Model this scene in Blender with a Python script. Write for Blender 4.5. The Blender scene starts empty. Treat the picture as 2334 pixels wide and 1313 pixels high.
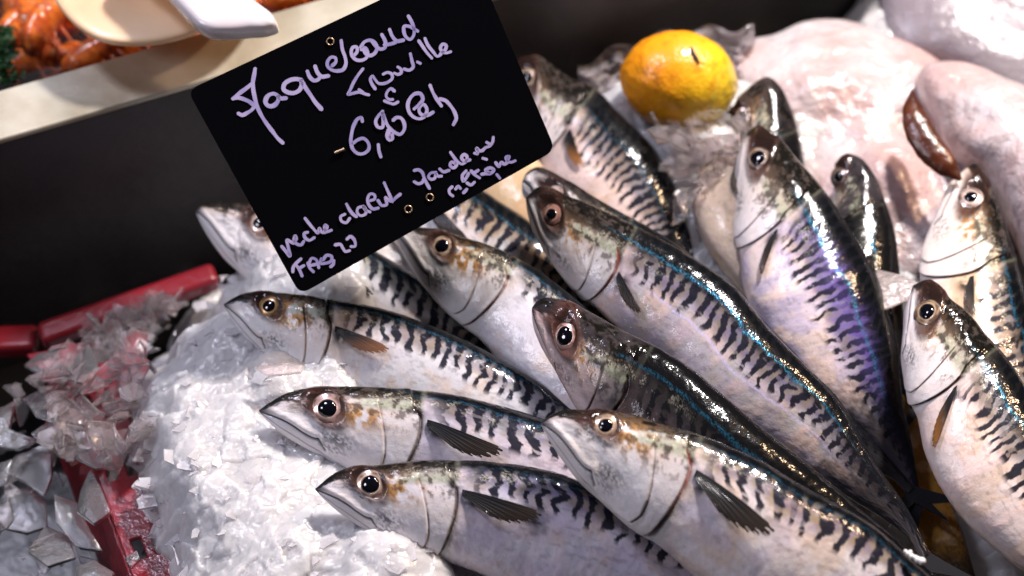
import bpy, math, random
import numpy as np
from mathutils import Vector
random.seed(7); RNG = np.random.default_rng(7)
SC = bpy.context.scene
COL = SC.collection

# ------------------------------------------------------------------ camera
TILT = math.radians(35); DIST = 0.91; LENS = 70.0; SENSOR = 36.0
W0, H0 = 2334.0, 1313.0
CAMP = np.array([0.0, -DIST*math.sin(TILT), DIST*math.cos(TILT)])
FWD = -CAMP/np.linalg.norm(CAMP)
RIGHT = np.array([1.0, 0, 0]); UP = np.cross(RIGHT, FWD)
cam_d = bpy.data.cameras.new('camera'); cam = bpy.data.objects.new('camera', cam_d); COL.objects.link(cam)
cam.location = CAMP; cam.rotation_euler = (TILT, 0, 0)
cam_d.lens = LENS; cam_d.sensor_width = SENSOR; cam_d.clip_start = 0.02; cam_d.clip_end = 20
cam_d.dof.use_dof = True; cam_d.dof.aperture_fstop = 6.0; cam_d.dof.focus_distance = 0.805
cam_d.dof.aperture_blades = 0
SC.camera = cam

# ------------------------------------------------------------------ light
wd = bpy.data.worlds.new('World'); SC.world = wd; wd.use_nodes = True
bg = wd.node_tree.nodes['Background']
bg.inputs[0].default_value = (0.62, 0.60, 0.72, 1); bg.inputs[1].default_value = 0.022
def lamp(name, loc, target, size, power, color, sy=None):
    d = bpy.data.lights.new(name, 'AREA'); d.energy = power; d.color = color
    d.shape = 'RECTANGLE' if sy else 'DISK'; d.size = size
    if sy: d.size_y = sy
    o = bpy.data.objects.new(name, d); COL.objects.link(o); o.location = loc
    o.rotation_euler = (Vector(target)-Vector(loc)).to_track_quat('-Z', 'Y').to_euler()
    return o
lamp('lamp_key', (0.42, 0.62, 1.05), (0.0, 0, 0.03), 0.12, 23.0, (1.0, 0.94, 0.92))
lamp('lamp_warm', (0.62, 0.30, 0.75), (0.1, 0, 0.03), 0.07, 4.0, (1.0, 0.68, 0.42))
lamp('fill_cool', (-0.55, 0.35, 0.95), (-0.05, -0.05, 0.03), 0.20, 4.2, (0.80, 0.80, 1.0))  # added bluish light for lavender whites and shadows, not a stall lamp
lamp('fill_side', (-0.95, -0.25, 0.75), (0.0, 0, 0.03), 0.30, 3.2, (0.90, 0.88, 1.0))  # added fill for the shadow sides, not a stall lamp
SC.view_settings.view_transform = 'Standard'; SC.view_settings.look = 'None'
SC.view_settings.exposure = 0.25; SC.view_settings.gamma = 1.0

# ------------------------------------------------------------------ helpers
def rays(px, py):
    px = np.asarray(px, float); py = np.asarray(py, float)
    k = SENSOR/LENS/W0
    x = (px-W0/2)*k; y = (H0/2-py)*k
    return FWD + x[..., None]*RIGHT + y[..., None]*UP
def P(px, py, z):                      # where the view of a photo point meets the level z
    r = rays(px, py); z = np.asarray(z, float)
    return CAMP + r*((z-CAMP[2])/r[..., 2])[..., None]
def PN(px, py, pt, n):                 # ... meets a plane
    r = rays(px, py)
    t = ((pt-CAMP)*n).sum(-1)/(r*n).sum(-1)
    return CAMP + r*t[..., None]
def topx(X):
    d = X-CAMP; f = d@FWD; k = SENSOR/LENS/W0
    return W0/2+(d@RIGHT)/f/k, H0/2-(d@UP)/f/k
def sstep(x, a, b):
    t = np.clip((x-a)/(b-a), 0, 1); return t*t*(3-2*t)
def mix3(a, b, k): return a*(1-k[..., None])+b*k[..., None]
def gauss(x, s): return np.exp(-(x/s)**2)
def _h(i, j, s):
    n = (i.astype(np.int64)*374761393 + j.astype(np.int64)*668265263 + s*2147483647) & 0xffffffff
    n = ((n ^ (n >> 13))*1274126177) & 0xffffffff
    return ((n ^ (n >> 16)) & 0xffffff)/float(0xffffff)
def vn(x, y, s=0):
    i = np.floor(x); j = np.floor(y); fx = x-i; fy = y-j
    fx = fx*fx*(3-2*fx); fy = fy*fy*(3-2*fy)
    a = _h(i, j, s); b = _h(i+1, j, s); c = _h(i, j+1, s); d = _h(i+1, j+1, s)
    return (a*(1-fx)+b*fx)*(1-fy)+(c*(1-fx)+d*fx)*fy
def fbm(x, y, s=0, o=4):
    r = 0; a = .5; t = 0
    for k in range(o):
        r = r+a*vn(x*2**k+k*17.3, y*2**k+k*9.1, s+k); t += a; a *= .5
    return r/t
def hermite(kx, ky, x):                # smooth curve through stations
    kx = np.asarray(kx, float); ky = np.asarray(ky, float)
    if ky.ndim == 1: ky = ky[:, None]
    m = np.gradient(ky, kx, axis=0)
    i = np.clip(np.searchsorted(kx, x, side='right')-1, 0, len(kx)-2)
    h = (kx[i+1]-kx[i])[:, None]; t = ((x-kx[i])/(kx[i+1]-kx[i]))[:, None]
    return ((2*t**3-3*t**2+1)*ky[i]+(t**3-2*t**2+t)*h*m[i]+(-2*t**3+3*t**2)*ky[i+1]+(t**3-t**2)*h*m[i+1])
def segdist(x, y, pts):
    best = np.full(np.shape(x), 1e9)
    for (x0, y0), (x1, y1) in zip(pts[:-1], pts[1:]):
        dx, dy = x1-x0, y1-y0; L = dx*dx+dy*dy+1e-12
        t = np.clip(((x-x0)*dx+(y-y0)*dy)/L, 0, 1)
        best = np.minimum(best, np.hypot(x-x0-t*dx, y-y0-t*dy))
    return best
def smoothpoly(pts, n=8, closed=False):
    pts = np.asarray(pts, float)
    if closed: pts = np.vstack([pts[-2:], pts, pts[:3]])
    k = np.concatenate([[0], np.cumsum(np.linalg.norm(np.diff(pts, axis=0), axis=1)+1e-9)])
    if closed:
        a, b = k[2], k[-3]
        return hermite(k, pts, np.linspace(a, b, n*(len(pts)-5)+1)[:-1])
    return hermite(k, pts, np.linspace(0, k[-1], n*(len(pts)-1)+1))

def mesh(name, V, F, mat, parent=None, smooth=True, cols=None, attrs=None):
    me = bpy.data.meshes.new(name)
    V = np.asarray(V, float)
    if isinstance(F, np.ndarray) and F.ndim == 2:
        n, k = F.shape
        me.vertices.add(len(V)); me.vertices.foreach_set('co', V.astype(np.float32).ravel())
        me.loops.add(n*k); me.loops.foreach_set('vertex_index', F.astype(np.int32).ravel())
        me.polygons.add(n); me.polygons.foreach_set('loop_start', np.arange(0, n*k, k, dtype=np.int32))
        me.polygons.foreach_set('loop_total', np.full(n, k, dtype=np.int32))
        me.update(calc_edges=True)
    else:
        me.from_pydata([tuple(v) for v in V], [], [tuple(int(q) for q in f) for f in F]); me.update()
    me.polygons.foreach_set('use_smooth', np.full(len(me.polygons), smooth, dtype=bool))
    if cols is not None:
        a = me.color_attributes.new('Col', 'FLOAT_COLOR', 'POINT')
        c = np.ones((len(V), 4), np.float32); c[:, :3] = np.clip(cols, 0, 1); a.data.foreach_set('color', c.ravel())
    if attrs:
        for k_, v_ in attrs.items():
            a = me.attributes.new(k_, 'FLOAT', 'POINT'); a.data.foreach_set('value', np.asarray(v_, np.float32).ravel())
    me.materials.append(mat)
    o = bpy.data.objects.new(name, me); COL.objects.link(o)
    if parent is not None: o.parent = parent; o.matrix_parent_inverse = parent.matrix_world.inverted()
    return o
def thing(name, label, cat, loc=(0, 0, 0), group=None):
    o = bpy.data.objects.new(name, None); COL.objects.link(o); o.location = loc
    o.empty_display_size = .01
    bpy.context.view_layer.update()
    return tag(o, label, cat, group)
def tag(o, label, cat, group=None):
    o['label'] = label; o['category'] = cat
    if group: o['group'] = group
    return o
def gridF(n, m, wrap=False):
    i = np.arange(n-1)[:, None]; j = np.arange(m if wrap else m-1)[None, :]; j2 = (j+1) % m
    return np.stack([i*m+j, i*m+j2, (i+1)*m+j2, (i+1)*m+j], -1).reshape(-1, 4)

# ------------------------------------------------------------------ materials
def mat(name, base=(.5, .5, .5), rough=.5, metal=0, coat=0, trans=0, sss=0, sssr=(1, .9, .85), ssss=.01, vcol=False,
        attr_rough=None, attr_metal=None, bumps=(), colnoise=None, ior=1.45, spec=.5, coat_rough=.1, sheen=0):
    m = bpy.data.materials.new(name); m.use_nodes = True
    nt = m.node_tree; N = nt.nodes; L = nt.links; b = N['Principled BSDF']
    I = b.inputs
    I['Base Color'].default_value = (*base, 1); I['Roughness'].default_value = rough; I['Metallic'].default_value = metal
    I['Coat Weight'].default_value = coat; I['Coat Roughness'].default_value = coat_rough
    I['Transmission Weight'].default_value = trans; I['IOR'].default_value = ior
    I['Specular IOR Level'].default_value = spec
    if sss:
        I['Subsurface Weight'].default_value = sss; I['Subsurface Radius'].default_value = sssr; I['Subsurface Scale'].default_value = ssss
    tc = N.new('ShaderNodeTexCoord')
    src = None
    if vcol:
        a = N.new('ShaderNodeAttribute'); a.attribute_name = 'Col'; src = a.outputs['Color']
    if colnoise:                       # (scale, detail, colour a, colour b, low, high)
        n = N.new('ShaderNodeTexNoise'); n.inputs['Scale'].default_value = colnoise[0]; n.inputs['Detail'].default_value = colnoise[1]
        L.new(tc.outputs['Object'], n.inputs['Vector'])
        r = N.new('ShaderNodeValToRGB'); e = r.color_ramp.elements
        e[0].position = colnoise[4]; e[0].color = (*colnoise[2], 1); e[1].position = colnoise[5]; e[1].color = (*colnoise[3], 1)
        L.new(n.outputs['Fac'], r.inputs['Fac'])
        if src:
            x = N.new('ShaderNodeMix'); x.data_type = 'RGBA'; x.blend_type = 'MULTIPLY'; x.inputs['Factor'].default_value = 1
            L.new(src, x.inputs['A']); L.new(r.outputs['Color'], x.inputs['B']); src = x.outputs['Result']
        else: src = r.outputs['Color']
    if src: L.new(src, I['Base Color'])
    for nm, sock in ((attr_rough, 'Roughness'), (attr_metal, 'Metallic')):
        if nm:
            a = N.new('ShaderNodeAttribute'); a.attribute_name = nm; L.new(a.outputs['Fac'], I[sock])
    prev = None
    for kind, sc, st, dist in bumps:
        if kind == 'noise':
            t = N.new('ShaderNodeTexNoise'); t.inputs['Detail'].default_value = 4; out = t.outputs['Fac']
        elif kind == 'attr':
            t = N.new('ShaderNodeAttribute'); t.attribute_name = sc; out = t.outputs['Fac']
        else:
            t = N.new('ShaderNodeTexVoronoi'); out = t.outputs['Distance']
        if kind != 'attr':
            t.inputs['Scale'].default_value = sc; L.new(tc.outputs['Object'], t.inputs['Vector'])
        bp = N.new('ShaderNodeBump'); bp.inputs['Strength'].default_value = st; bp.inputs['Distance'].default_value = dist
        L.new(out, bp.inputs['Height'])
        if prev: L.new(prev, bp.inputs['Normal'])
        prev = bp.outputs['Normal']
    if prev: L.new(prev, I['Normal']); L.new(prev, I['Coat Normal'])
    return m

M_SKIN = mat('fish_skin', vcol=True, attr_rough='Rgh', attr_metal='Met', coat=.34, coat_rough=.04, spec=.06,
             bumps=(('noise', 240, .09, .0012), ('voronoi', 1300, .10, .0004)))
M_IRIS = mat('fish_iris', vcol=True, rough=.25, metal=.35, coat=1, coat_rough=.03)
M_PUPIL = mat('fish_pupil', base=(.003, .003, .006), rough=.06, coat=1, coat_rough=.02, bumps=(('noise', 260, .25, .0006),))
M_FIN = mat('fish_fin', vcol=True, rough=.5, metal=.0, coat=.15, spec=.2, bumps=(('attr', 'Ray', .3, .0003),))
M_ICE = mat('crushed_ice', base=(.6, .59, .61), rough=.3, sss=.85, sssr=(1, .97, 1), ssss=.014, coat=.4, coat_rough=.08, vcol=True, bumps=(('noise', 300, .4, .0012), ('noise', 90, .5, .003)))
M_SHARD = mat('clear_ice', base=(.93, .93, .96), rough=.2, trans=.93, ior=1.31, sss=0, coat=.2,
              bumps=(('noise', 160, .5, .0015), ('noise', 700, .25, .0006)))
M_LENS = mat('pink_ice', base=(.78, .66, .64), rough=.2, sss=.6, sssr=(1, .8, .7), ssss=.006, coat=.4, bumps=(('noise', 300, .4, .001),))
M_FROST = mat('frosted_ice', base=(.88, .78, .78), rough=.3, trans=.78, ior=1.3, sss=0, sssr=(1, .8, .8), ssss=.006, coat=.3, bumps=(('noise', 120, .6, .003), ('noise', 500, .4, .001)))
M_CARD = mat('black_card', base=(.002, .002, .003), rough=.22, spec=.22, bumps=(('noise', 40, .06, .001),))
M_INK = mat('chalk_ink', rough=.7, colnoise=(130, 5, (.24, .21, .46), (.44, .38, .62), .3, .6))
M_RIM = mat('cream_steel', rough=.38, metal=.35, colnoise=(22, 8, (.36, .31, .22), (.58, .54, .44), .34, .56), coat=.3,
            bumps=(('noise', 90, .25, .001), ('noise', 500, .1, .0005)))
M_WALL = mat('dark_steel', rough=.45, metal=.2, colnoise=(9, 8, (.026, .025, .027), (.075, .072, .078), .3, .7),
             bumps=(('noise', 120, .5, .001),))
M_FLOOR = mat('wet_black_counter', rough=.3, colnoise=(20, 5, (.004, .004, .005), (.02, .018, .018), .4, .7), bumps=(('noise', 40, .5, .003),))
M_RED = mat('red_plastic', base=(.19, .009, .017), rough=.3, coat=.4, sss=.1, sssr=(1, .1, .08), ssss=.004,
            bumps=(('noise', 200, .4, .001), ('noise', 900, .3, .0005)))
M_SCOOP = mat('cream_plastic', rough=.35, sss=.4, sssr=(1, .7, .4), ssss=.006, coat=.2, colnoise=(18, 3, (.72, .46, .26), (.78, .56, .36), .35, .6))
M_HANDLE = mat('white_plastic', rough=.22, sss=.3, sssr=(1, .9, .9), ssss=.004, coat=.5, colnoise=(30, 3, (.62, .55, .57), (.62, .60, .64), .35, .6))
M_SHRIMP = mat('cooked_shell', rough=.28, coat=.7, sss=.2, sssr=(1, .4, .15), ssss=.004, vcol=True, bumps=(('noise', 220, .4, .001),))
M_LEMON = mat('lemon_peel', vcol=True, rough=.36, coat=.35, coat_rough=.15, sss=.1, sssr=(1, .6, .1), ssss=.003,
              bumps=(('voronoi', 520, .2, .001), ('noise', 60, .2, .002)))
M_WFISH = mat('pale_fish_skin', rough=.24, coat=.7, coat_rough=.1, sss=.35, sssr=(1, .55, .5), ssss=.006,
              colnoise=(26, 6, (.50, .34, .33), (.56, .51, .53), .34, .56),
              bumps=(('noise', 60, .8, .006), ('noise', 420, .5, .0012)))
M_GFISH = mat('grey_fish_skin', rough=.24, coat=.6, coat_rough=.1, colnoise=(26, 6, (.22, .19, .22), (.34, .31, .34), .36, .60), bumps=(('noise', 55, .5, .004), ('noise', 420, .5, .0012)))
M_LIVER = mat('brown_liver', rough=.3, coat=.4, colnoise=(60, 4, (.035, .008, .004), (.11, .028, .010), .3, .7),
              bumps=(('noise', 120, .4, .002), ('noise', 500, .3, .001)))
M_HERB = mat('parsley_leaf', rough=.5, colnoise=(90, 3, (.01, .05, .012), (.03, .10, .03), .3, .7))
M_METAL = mat('bare_ring', base=(.45, .32, .20), rough=.3, metal=.8)
M_BEAD = mat('white_foam', base=(.8, .78, .78), rough=.6)
M_FILM = mat('clear_film', base=(.85, .80, .84), rough=.15, trans=.8, ior=1.2, coat=.5, bumps=(('noise', 60, .6, .004),))

# ------------------------------------------------------------------ setting
def strip(name, pts, m, kind=None, parent=None):
    o = mesh(name, pts, [(0, 1, 2, 3)], m, parent, smooth=False)
    if kind: o['kind'] = kind
    return o
strip('counter', [(-3, -2, -.11), (3, -2, -.11), (3, 4, -.11), (-3, 4, -.11)], M_FLOOR, 'structure')
SL = -.29
n0 = P(np.array([-900., 3600.]), 318+SL*np.array([-900., 3600.]), np.array([.06, .06]))
f0 = P(np.array([-900., 3600.]), 200+SL*np.array([-900., 3600.]), np.array([.06, .06]))
div = thing('tray_divider', 'cream steel tray edge with a dark inner wall running behind the price card', 'tray divider', tuple((n0[0]+n0[1])/2))
def prism_along(a, b, prof, name, m, parent, bev=.0):
    a = np.array(a); b = np.array(b); d = (b-a)/np.linalg.norm(b-a)
    side = np.cross([0, 0, 1], d); side /= np.linalg.norm(side)   # points towards the far side
    V = []
    for q in (a, b):
        for s, z in prof: V.append(q+side*s+np.array([0, 0, z]))
    n = len(prof)
    F = [(i, (i+1) % n, n+(i+1) % n, n+i) for i in range(n)]+[tuple(range(n))[::-1], tuple(range(n, 2*n))]
    o = mesh(name, V, F, m, parent, smooth=False)
    md = o.modifiers.new('bevel', 'BEVEL'); md.width = bev; md.segments = 4; md.limit_method = 'ANGLE'
    return o
wid = np.linalg.norm(np.cross(f0[0]-n0[0], (n0[1]-n0[0])/np.linalg.norm(n0[1]-n0[0])))
prism_along(n0[0], n0[1], [(0, 0), (wid, 0), (wid, -.008), (wid-.003, -.008), (wid-.003, -.0035), (.0, -.0035)], 'rim', M_RIM, div, .0012)
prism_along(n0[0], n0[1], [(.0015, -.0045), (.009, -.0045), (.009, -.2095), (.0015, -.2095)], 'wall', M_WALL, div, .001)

# ------------------------------------------------------------------ crushed ice
EDGE = [(476, 545), (459, 612), (401, 646), (367, 675), (355, 715), (310, 732), (252, 760), (232, 784), (268, 807), (275, 858), (287, 961),
        (310, 1013), (290, 1036), (321, 1122), (318, 1180), (355, 1208), (367, 1271), (340, 1330), (330, 1600), (3000, 1600), (3000, -300),
        (2000, -200), (1950, 20), (1800, 60), (1690, 75), (1500, 60), (1400, 85), (1330, 140), (1250, 220), (1100, 300), (800, 420), (560, 480), (476, 545)]
CTRL = [(1555, 292, .027), (1620, 300, .022), (300, 760, .004), (330, 900, .016), (330, 1160, .016), (430, 900, .030), (550, 740, .030), (480, 1100, .036), (560, 960, .036), (600, 1180, .040), (700, 1290, .046), (880, 1330, .056),
        (480, 600, .006), (700, 645, .030), (790, 640, .031), (640, 860, .040), (740, 850, .036), (950, 860, .012), (1100, 700, -.02), (1400, 1000, 0), (1000, 1080, .01),
        (1300, 1200, .0), (1900, 900, -.03), (2100, 1200, -.03), (1400, 350, -.01), (1550, 400, .004), (1400, 120, .014), (1650, 130, .014), (1850, 300, .010),
        (1480, 300, .006), (1620, 330, .012), (1900, 480, .004), (2080, 560, .006), (2200, 200, -.01), (2290, 820, .022), (2150, 500, 0), (1130, 450, -.03), (1000, 600, -.01)]
def inside(x, y, poly):
    r = np.zeros(np.shape(x), bool)
    for (x0, y0), (x1, y1) in zip(poly[:-1], poly[1:]):
        c = ((y0 > y) != (y1 > y)) & (x < (x1-x0)*(y-y0)/(y1-y0+1e-12)+x0); r ^= c
    return r
def cells(x, y, s, seed):              # flakes: every cell is a small tilted facet
    gx = x/s; gy = y/s; i0 = np.floor(gx); j0 = np.floor(gy)
    best = np.full(x.shape, 1e9); h = np.zeros(x.shape)
    for di in (-1, 0, 1):
        for dj in (-1, 0, 1):
            i = i0+di; j = j0+dj
            cx = i+_h(i, j, seed); cy = j+_h(i, j, seed+1)
            ang = _h(i, j, seed+2)*6.283; an = .55+_h(i, j, seed+5)*.9
            dx = gx-cx; dy = gy-cy
            u = dx*np.cos(ang)+dy*np.sin(ang); v = -dx*np.sin(ang)+dy*np.cos(ang)
            d = (u*an)**2+(v/an)**2
            tilt = (_h(i, j, seed+3)-.5)*1.3
            hh = (_h(i, j, seed+4)-.5)*.9+u*tilt
            k = d < best; best = np.where(k, d, best); h = np.where(k, hh, h)
    return h
def ice_base(px, py):
    w = 0; s = 0
    for x, y, h in CTRL:
        k = 1/((px-x)**2+(py-y)**2+900)**1.5; w = w+k; s = s+k*h
    return s/w
def ice_height(X, Y):
    pts = np.stack([X, Y, np.full(X.shape, .03)], -1)
    px, py = topx(pts)
    h = ice_base(px, py)
    wob = (fbm(X*90, Y*90, 3)-.5)*26
    d = segdist(px, py, EDGE)*np.where(inside(px, py, EDGE), 1, -1)+wob
    lo = sstep(py, 960, 1040)
    h = h-lo*.10*sstep(-d, -14, 70)-(1-lo)*(.045*sstep(-d, -30, 80)+.05*sstep(-d, 80, 220))-.014*sstep(-d, -90, 0)
    h = h+(fbm(X*30, Y*30, 5, 3)-.5)*.012
    h = h+cells(X+.004*(fbm(X*200, Y*200, 8)-.5), Y, .016, 11)*.0021+cells(X, Y+.002*(fbm(X*300, Y*300, 9)-.5), .0085, 31)*.0015+cells(X, Y, .0045, 51)*.0008
    return h
nx, ny = 760, 640
gx, gy = np.meshgrid(np.linspace(-.30, .30, nx), np.linspace(-.20, .30, ny))
gz = ice_height(gx, gy)
k1 = cells(gx+.004*(fbm(gx*200, gy*200, 8)-.5), gy, .016, 11); k2 = cells(gx, gy+.002*(fbm(gx*300, gy*300, 9)-.5), .0085, 31)
tone = np.clip(.5+.35*k1+.35*k2+.5*(fbm(gx*25, gy*25, 77)-.5), 0, 1)
icol = mix3(np.array([.47, .46, .48]), np.array([.61, .605, .615]), tone).reshape(-1, 3)
wd_ = (n0[1]-n0[0])[:2]; wd_ /= np.linalg.norm(wd_)
back_ = (gx-n0[0][0])*(-wd_[1])+(gy-n0[0][1])*wd_[0]
bad = ((back_ > -.001) | (gz < -.085)).ravel()
fi = gridF(ny, nx); fi = fi[~bad[fi].any(1)]
ice = mesh('crushed_ice', np.stack([gx, gy, gz], -1).reshape(-1, 3), fi, M_ICE, smooth=True, cols=icol)
ice['kind'] = 'stuff'; ice['label'] = 'white crushed ice bed heaped under and around the mackerel'; ice['category'] = 'ice'

def flake_geo(cx, r, nseg, thick, normal, rng, elong=1.0):
    ang = np.sort(rng.uniform(0, 2*np.pi, nseg)); rr = r*rng.uniform(.6, 1.1, nseg)
    n = normal/np.linalg.norm(normal); t = np.cross(n, rng.normal(size=3)); t /= np.linalg.norm(t); b = np.cross(n, t)
    top = cx+(np.cos(ang)*rr*elong)[:, None]*t+(np.sin(ang)*rr)[:, None]*b+n*thick/2
    bot = top-n*thick
    return top, bot
def flakes(pts, sizes, seed, up=.25):
    rng = np.random.default_rng(seed); V = []; F = []
    for c, s in zip(pts, sizes):
        k = rng.integers(5, 8)
        nrm = np.array([0, 0, 1.])+rng.normal(size=3)*up
        top, bot = flake_geo(c, s, k, s*rng.uniform(.12, .3), nrm, rng, rng.uniform(1, 1.7))
        b = len(V); V += list(top)+list(bot)
        F.append(tuple(range(b, b+k))); F.append(tuple(range(b+2*k-1, b+k-1, -1)))
        F += [(b+(i+1) % k, b+i, b+k+i, b+k+(i+1) % k) for i in range(k)]
    return V, F
rng = np.random.default_rng(3)
def scatter(n, x0, x1, y0, y1, smin, smax, rim):
    px = rng.uniform(x0, x1, n); py = rng.uniform(y0, y1, n)
    d = segdist(px, py, EDGE); ins = inside(px, py, EDGE)
    k = (ins | (d < 22)) & (rng.random(n) < (1-rim)+rim*np.exp(-d/50)); px, py, d = px[k], py[k], d[k]
    q = P(px, py, np.full(len(px), .02))
    for _ in range(3): q = P(px, py, ice_height(q[:, 0], q[:, 1]))
    sz = rng.uniform(smin, smax, len(px))*np.where(d < 50, 1.5, 1)
    return list(q+np.stack([0*sz, 0*sz, sz*.05], 1)), list(sz)
fp, fs = scatter(800, 180, 1000, 520, 1330, .0012, .0045, .8)
a_, b_ = scatter(700, 1180, 2334, 30, 860, .0012, .004, .6); fp += a_; fs += b_
V, F = flakes(fp, fs, 5)
o = mesh('loose_ice_flakes', V, F, mat('ice_flake', base=(.86, .84, .87), rough=.25, trans=.65, ior=1.15, coat=.2, bumps=(('noise', 300, .3, .001),)), smooth=False)
o['kind'] = 'stuff'; o['label'] = 'small loose flakes of ice scattered over the ice bed'; o['category'] = 'ice'

# clear slush over the crate
rng = np.random.default_rng(21); fp = []; fs = []
while len(fp) < 95:
    px, py = rng.uniform(60, 340), rng.uniform(790, 1045)
    if not (py > 770 and px > 70+abs(py-880)*.35 and px < 345): continue
    fp.append(P(px, py, .004+rng.uniform(-.006, .010)+.00004*(px-200))); fs.append(rng.uniform(.0035, .0095))
for _ in range(60):
    fp.append(P(rng.uniform(-20, 200), rng.uniform(880, 1330), rng.uniform(-.03, -.008))); fs.append(rng.uniform(.002, .006))
for _ in range(85):
    px, py = rng.uniform(1440, 1690), rng.uniform(255, 470)
    if px < 1440+(py-250)*.55 or px > 1700-(py-250)*.35: continue
    fp.append(P(px, py, rng.uniform(.028, .040)-.00006*(py-255))); fs.append(rng.uniform(.003, .0075))
for _ in range(230):
    k = rng.integers(3, 15); t_ = rng.random(); ex_ = (1-t_)*np.array(EDGE[k])+t_*np.array(EDGE[k+1])
    px, py = ex_[0]+rng.normal()*26-12, ex_[1]+rng.normal()*18
    q = P(px, py, .0)
    for _k in range(3): q = P(px, py, ice_height(q[None, 0], q[None, 1])[0])
    if q[2] < -.03: q = P(px, py, -.012)
    fp.append(q+[0, 0, .001]); fs.append(rng.uniform(.0025, .0065))
V, F = flakes(fp, fs, 15, up=.6)
o = mesh('clear_slush', V, F, mat('slush', base=(.98, .93, .94), rough=.12, trans=.95, ior=1.2, bumps=(('noise', 200, .3, .001),)), smooth=True)
bv = o.modifiers.new('bevel', 'BEVEL'); bv.width = .0007; bv.segments = 3
o['kind'] = 'stuff'; o['label'] = 'clear wet slush lying over the red crate at the left'; o['category'] = 'ice'

# ------------------------------------------------------------------ mackerel
def half_profile(a, aend, m):
    ka = np.array([0, .025, .06, .12, .19, .25, .40, .60, .80, 1.0]); kh = np.array([0, .040, .078, .130, .175, .204, .253, .300, .328, .345])
    kb = np.array([.15, .3, .45, .6, .75, .88, .95, 1.0]); kv = np.array([.395, .41, .385, .31, .20, .10, .05, .045])
    u = np.concatenate([np.sqrt(ka), np.sqrt(1+kb*(aend-1))]); v = np.concatenate([kh, kv])*m
    v = v*np.concatenate([np.ones(len(ka)), np.ones(len(kb))])
    return hermite(u, v, np.sqrt(np.clip(a, 0, aend)))[:, 0]
MOUTH = [(0.0, .05), (.04, .10), (.10, -.05), (.19, -.29), (.25, -.45), (.31, -.52), (.345, -.50)]
JAW = [(.345, -.50), (.36, -.62), (.38, -.75)]
PREOP = [(.745, .62), (.765, .35), (.785, 0), (.79, -.35), (.77, -.62), (.70, -.84), (.58, -.93)]
OPERC = [(.955, .62), (1.0, .45), (1.01, .2), (.995, -.1), (.955, -.45), (.90, -.75), (.82, -.99)]
class Fish:
    def __init__(s, dorsal, hl, m, h0, h1, roll=0, aend=None, seed=0):
        s.hl, s.m, s.seed, s.roll = hl, m, seed, math.radians(roll)
        d = np.asarray(dorsal, float)
        k = np.concatenate([[0], np.cumsum(np.linalg.norm(np.diff(d, axis=0), axis=1))])
        tau = k/k[-1]
        deg = 3
        wgt = np.ones(len(tau)); wgt[0] = .6
        cx = np.polyfit(tau, d[:, 0], deg, w=wgt); cy = np.polyfit(tau, d[:, 1], deg, w=wgt)
        T = np.linspace(0, 1, 400)
        fx, fy = np.polyval(cx, T), np.polyval(cy, T)
        arc = np.concatenate([[0], np.cumsum(np.hypot(np.diff(fx), np.diff(fy)))])
        s.aend = arc[-1]/hl if aend is None else aend
        A = arc/hl
        D = hermite(tau, d, T)
        tx = np.gradient(fx, T); ty = np.gradient(fy, T); L = np.hypot(tx, ty); tx /= L; ty /= L
        s.A = A; s.D = D; s.Nx = -ty; s.Ny = tx      # points to the belly side
        s.h0, s.h1 = h0, h1
    def sect(s, a):
        aa = np.clip(a, 0, s.A[-1])
        hw = half_profile(a, s.aend, s.m)
        Dx = np.interp(aa, s.A, s.D[:, 0]); Dy = np.interp(aa, s.A, s.D[:, 1])
        nx = np.interp(aa, s.A, s.Nx); ny = np.interp(aa, s.A, s.Ny)
        if s.aend > s.A[-1]:
            ex = a-s.A[-1]; ex = np.where(ex > 0, ex, 0)*s.hl
            Dx = Dx+ex*s.Ny[-1]; Dy = Dy-ex*s.Nx[-1]
        w = hw*s.hl
        Vx = Dx+nx*2*w; Vy = Dy+ny*2*w
        h = s.h0+(s.h1-s.h0)*np.clip(a/s.aend, 0, 1)
        C = P((Dx+Vx)/2, (Dy+Vy)/2, h)
        D3 = PN(Dx, Dy, C, FWD); V3 = PN(Vx, Vy, C, FWD)
        half = np.linalg.norm(D3-V3, axis=-1)/2
        tf = np.interp(a/s.aend, [0, .08, .2, .45, .8, 1], [.50, .50, .56, .66, .6, .4])
        n = (CAMP-C); n /= np.linalg.norm(n, axis=-1)[..., None]
        return C, (D3-V3)/2, n*(half*tf)[..., None], hw
    def surf(s, a, phi, off=0.0):          # a, phi flat arrays
        a = np.asarray(a, float); phi = np.asarray(phi, float)
        C, E, T, hw = s.sect(a)
        c = np.cos(phi); q = np.sin(phi)
        p = C+E*q[:, None]+T*(np.sign(c)*np.abs(c)**.85)[:, None]
        if np.ndim(off) or off:
            n = T/(np.linalg.norm(T, axis=-1)[:, None]+1e-9)*c[:, None]+E/(np.linalg.norm(E, axis=-1)[:, None]+1e-9)*q[:, None]
            p = p+n*(np.asarray(off)*np.ones(len(a)))[:, None]
        return p

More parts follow.
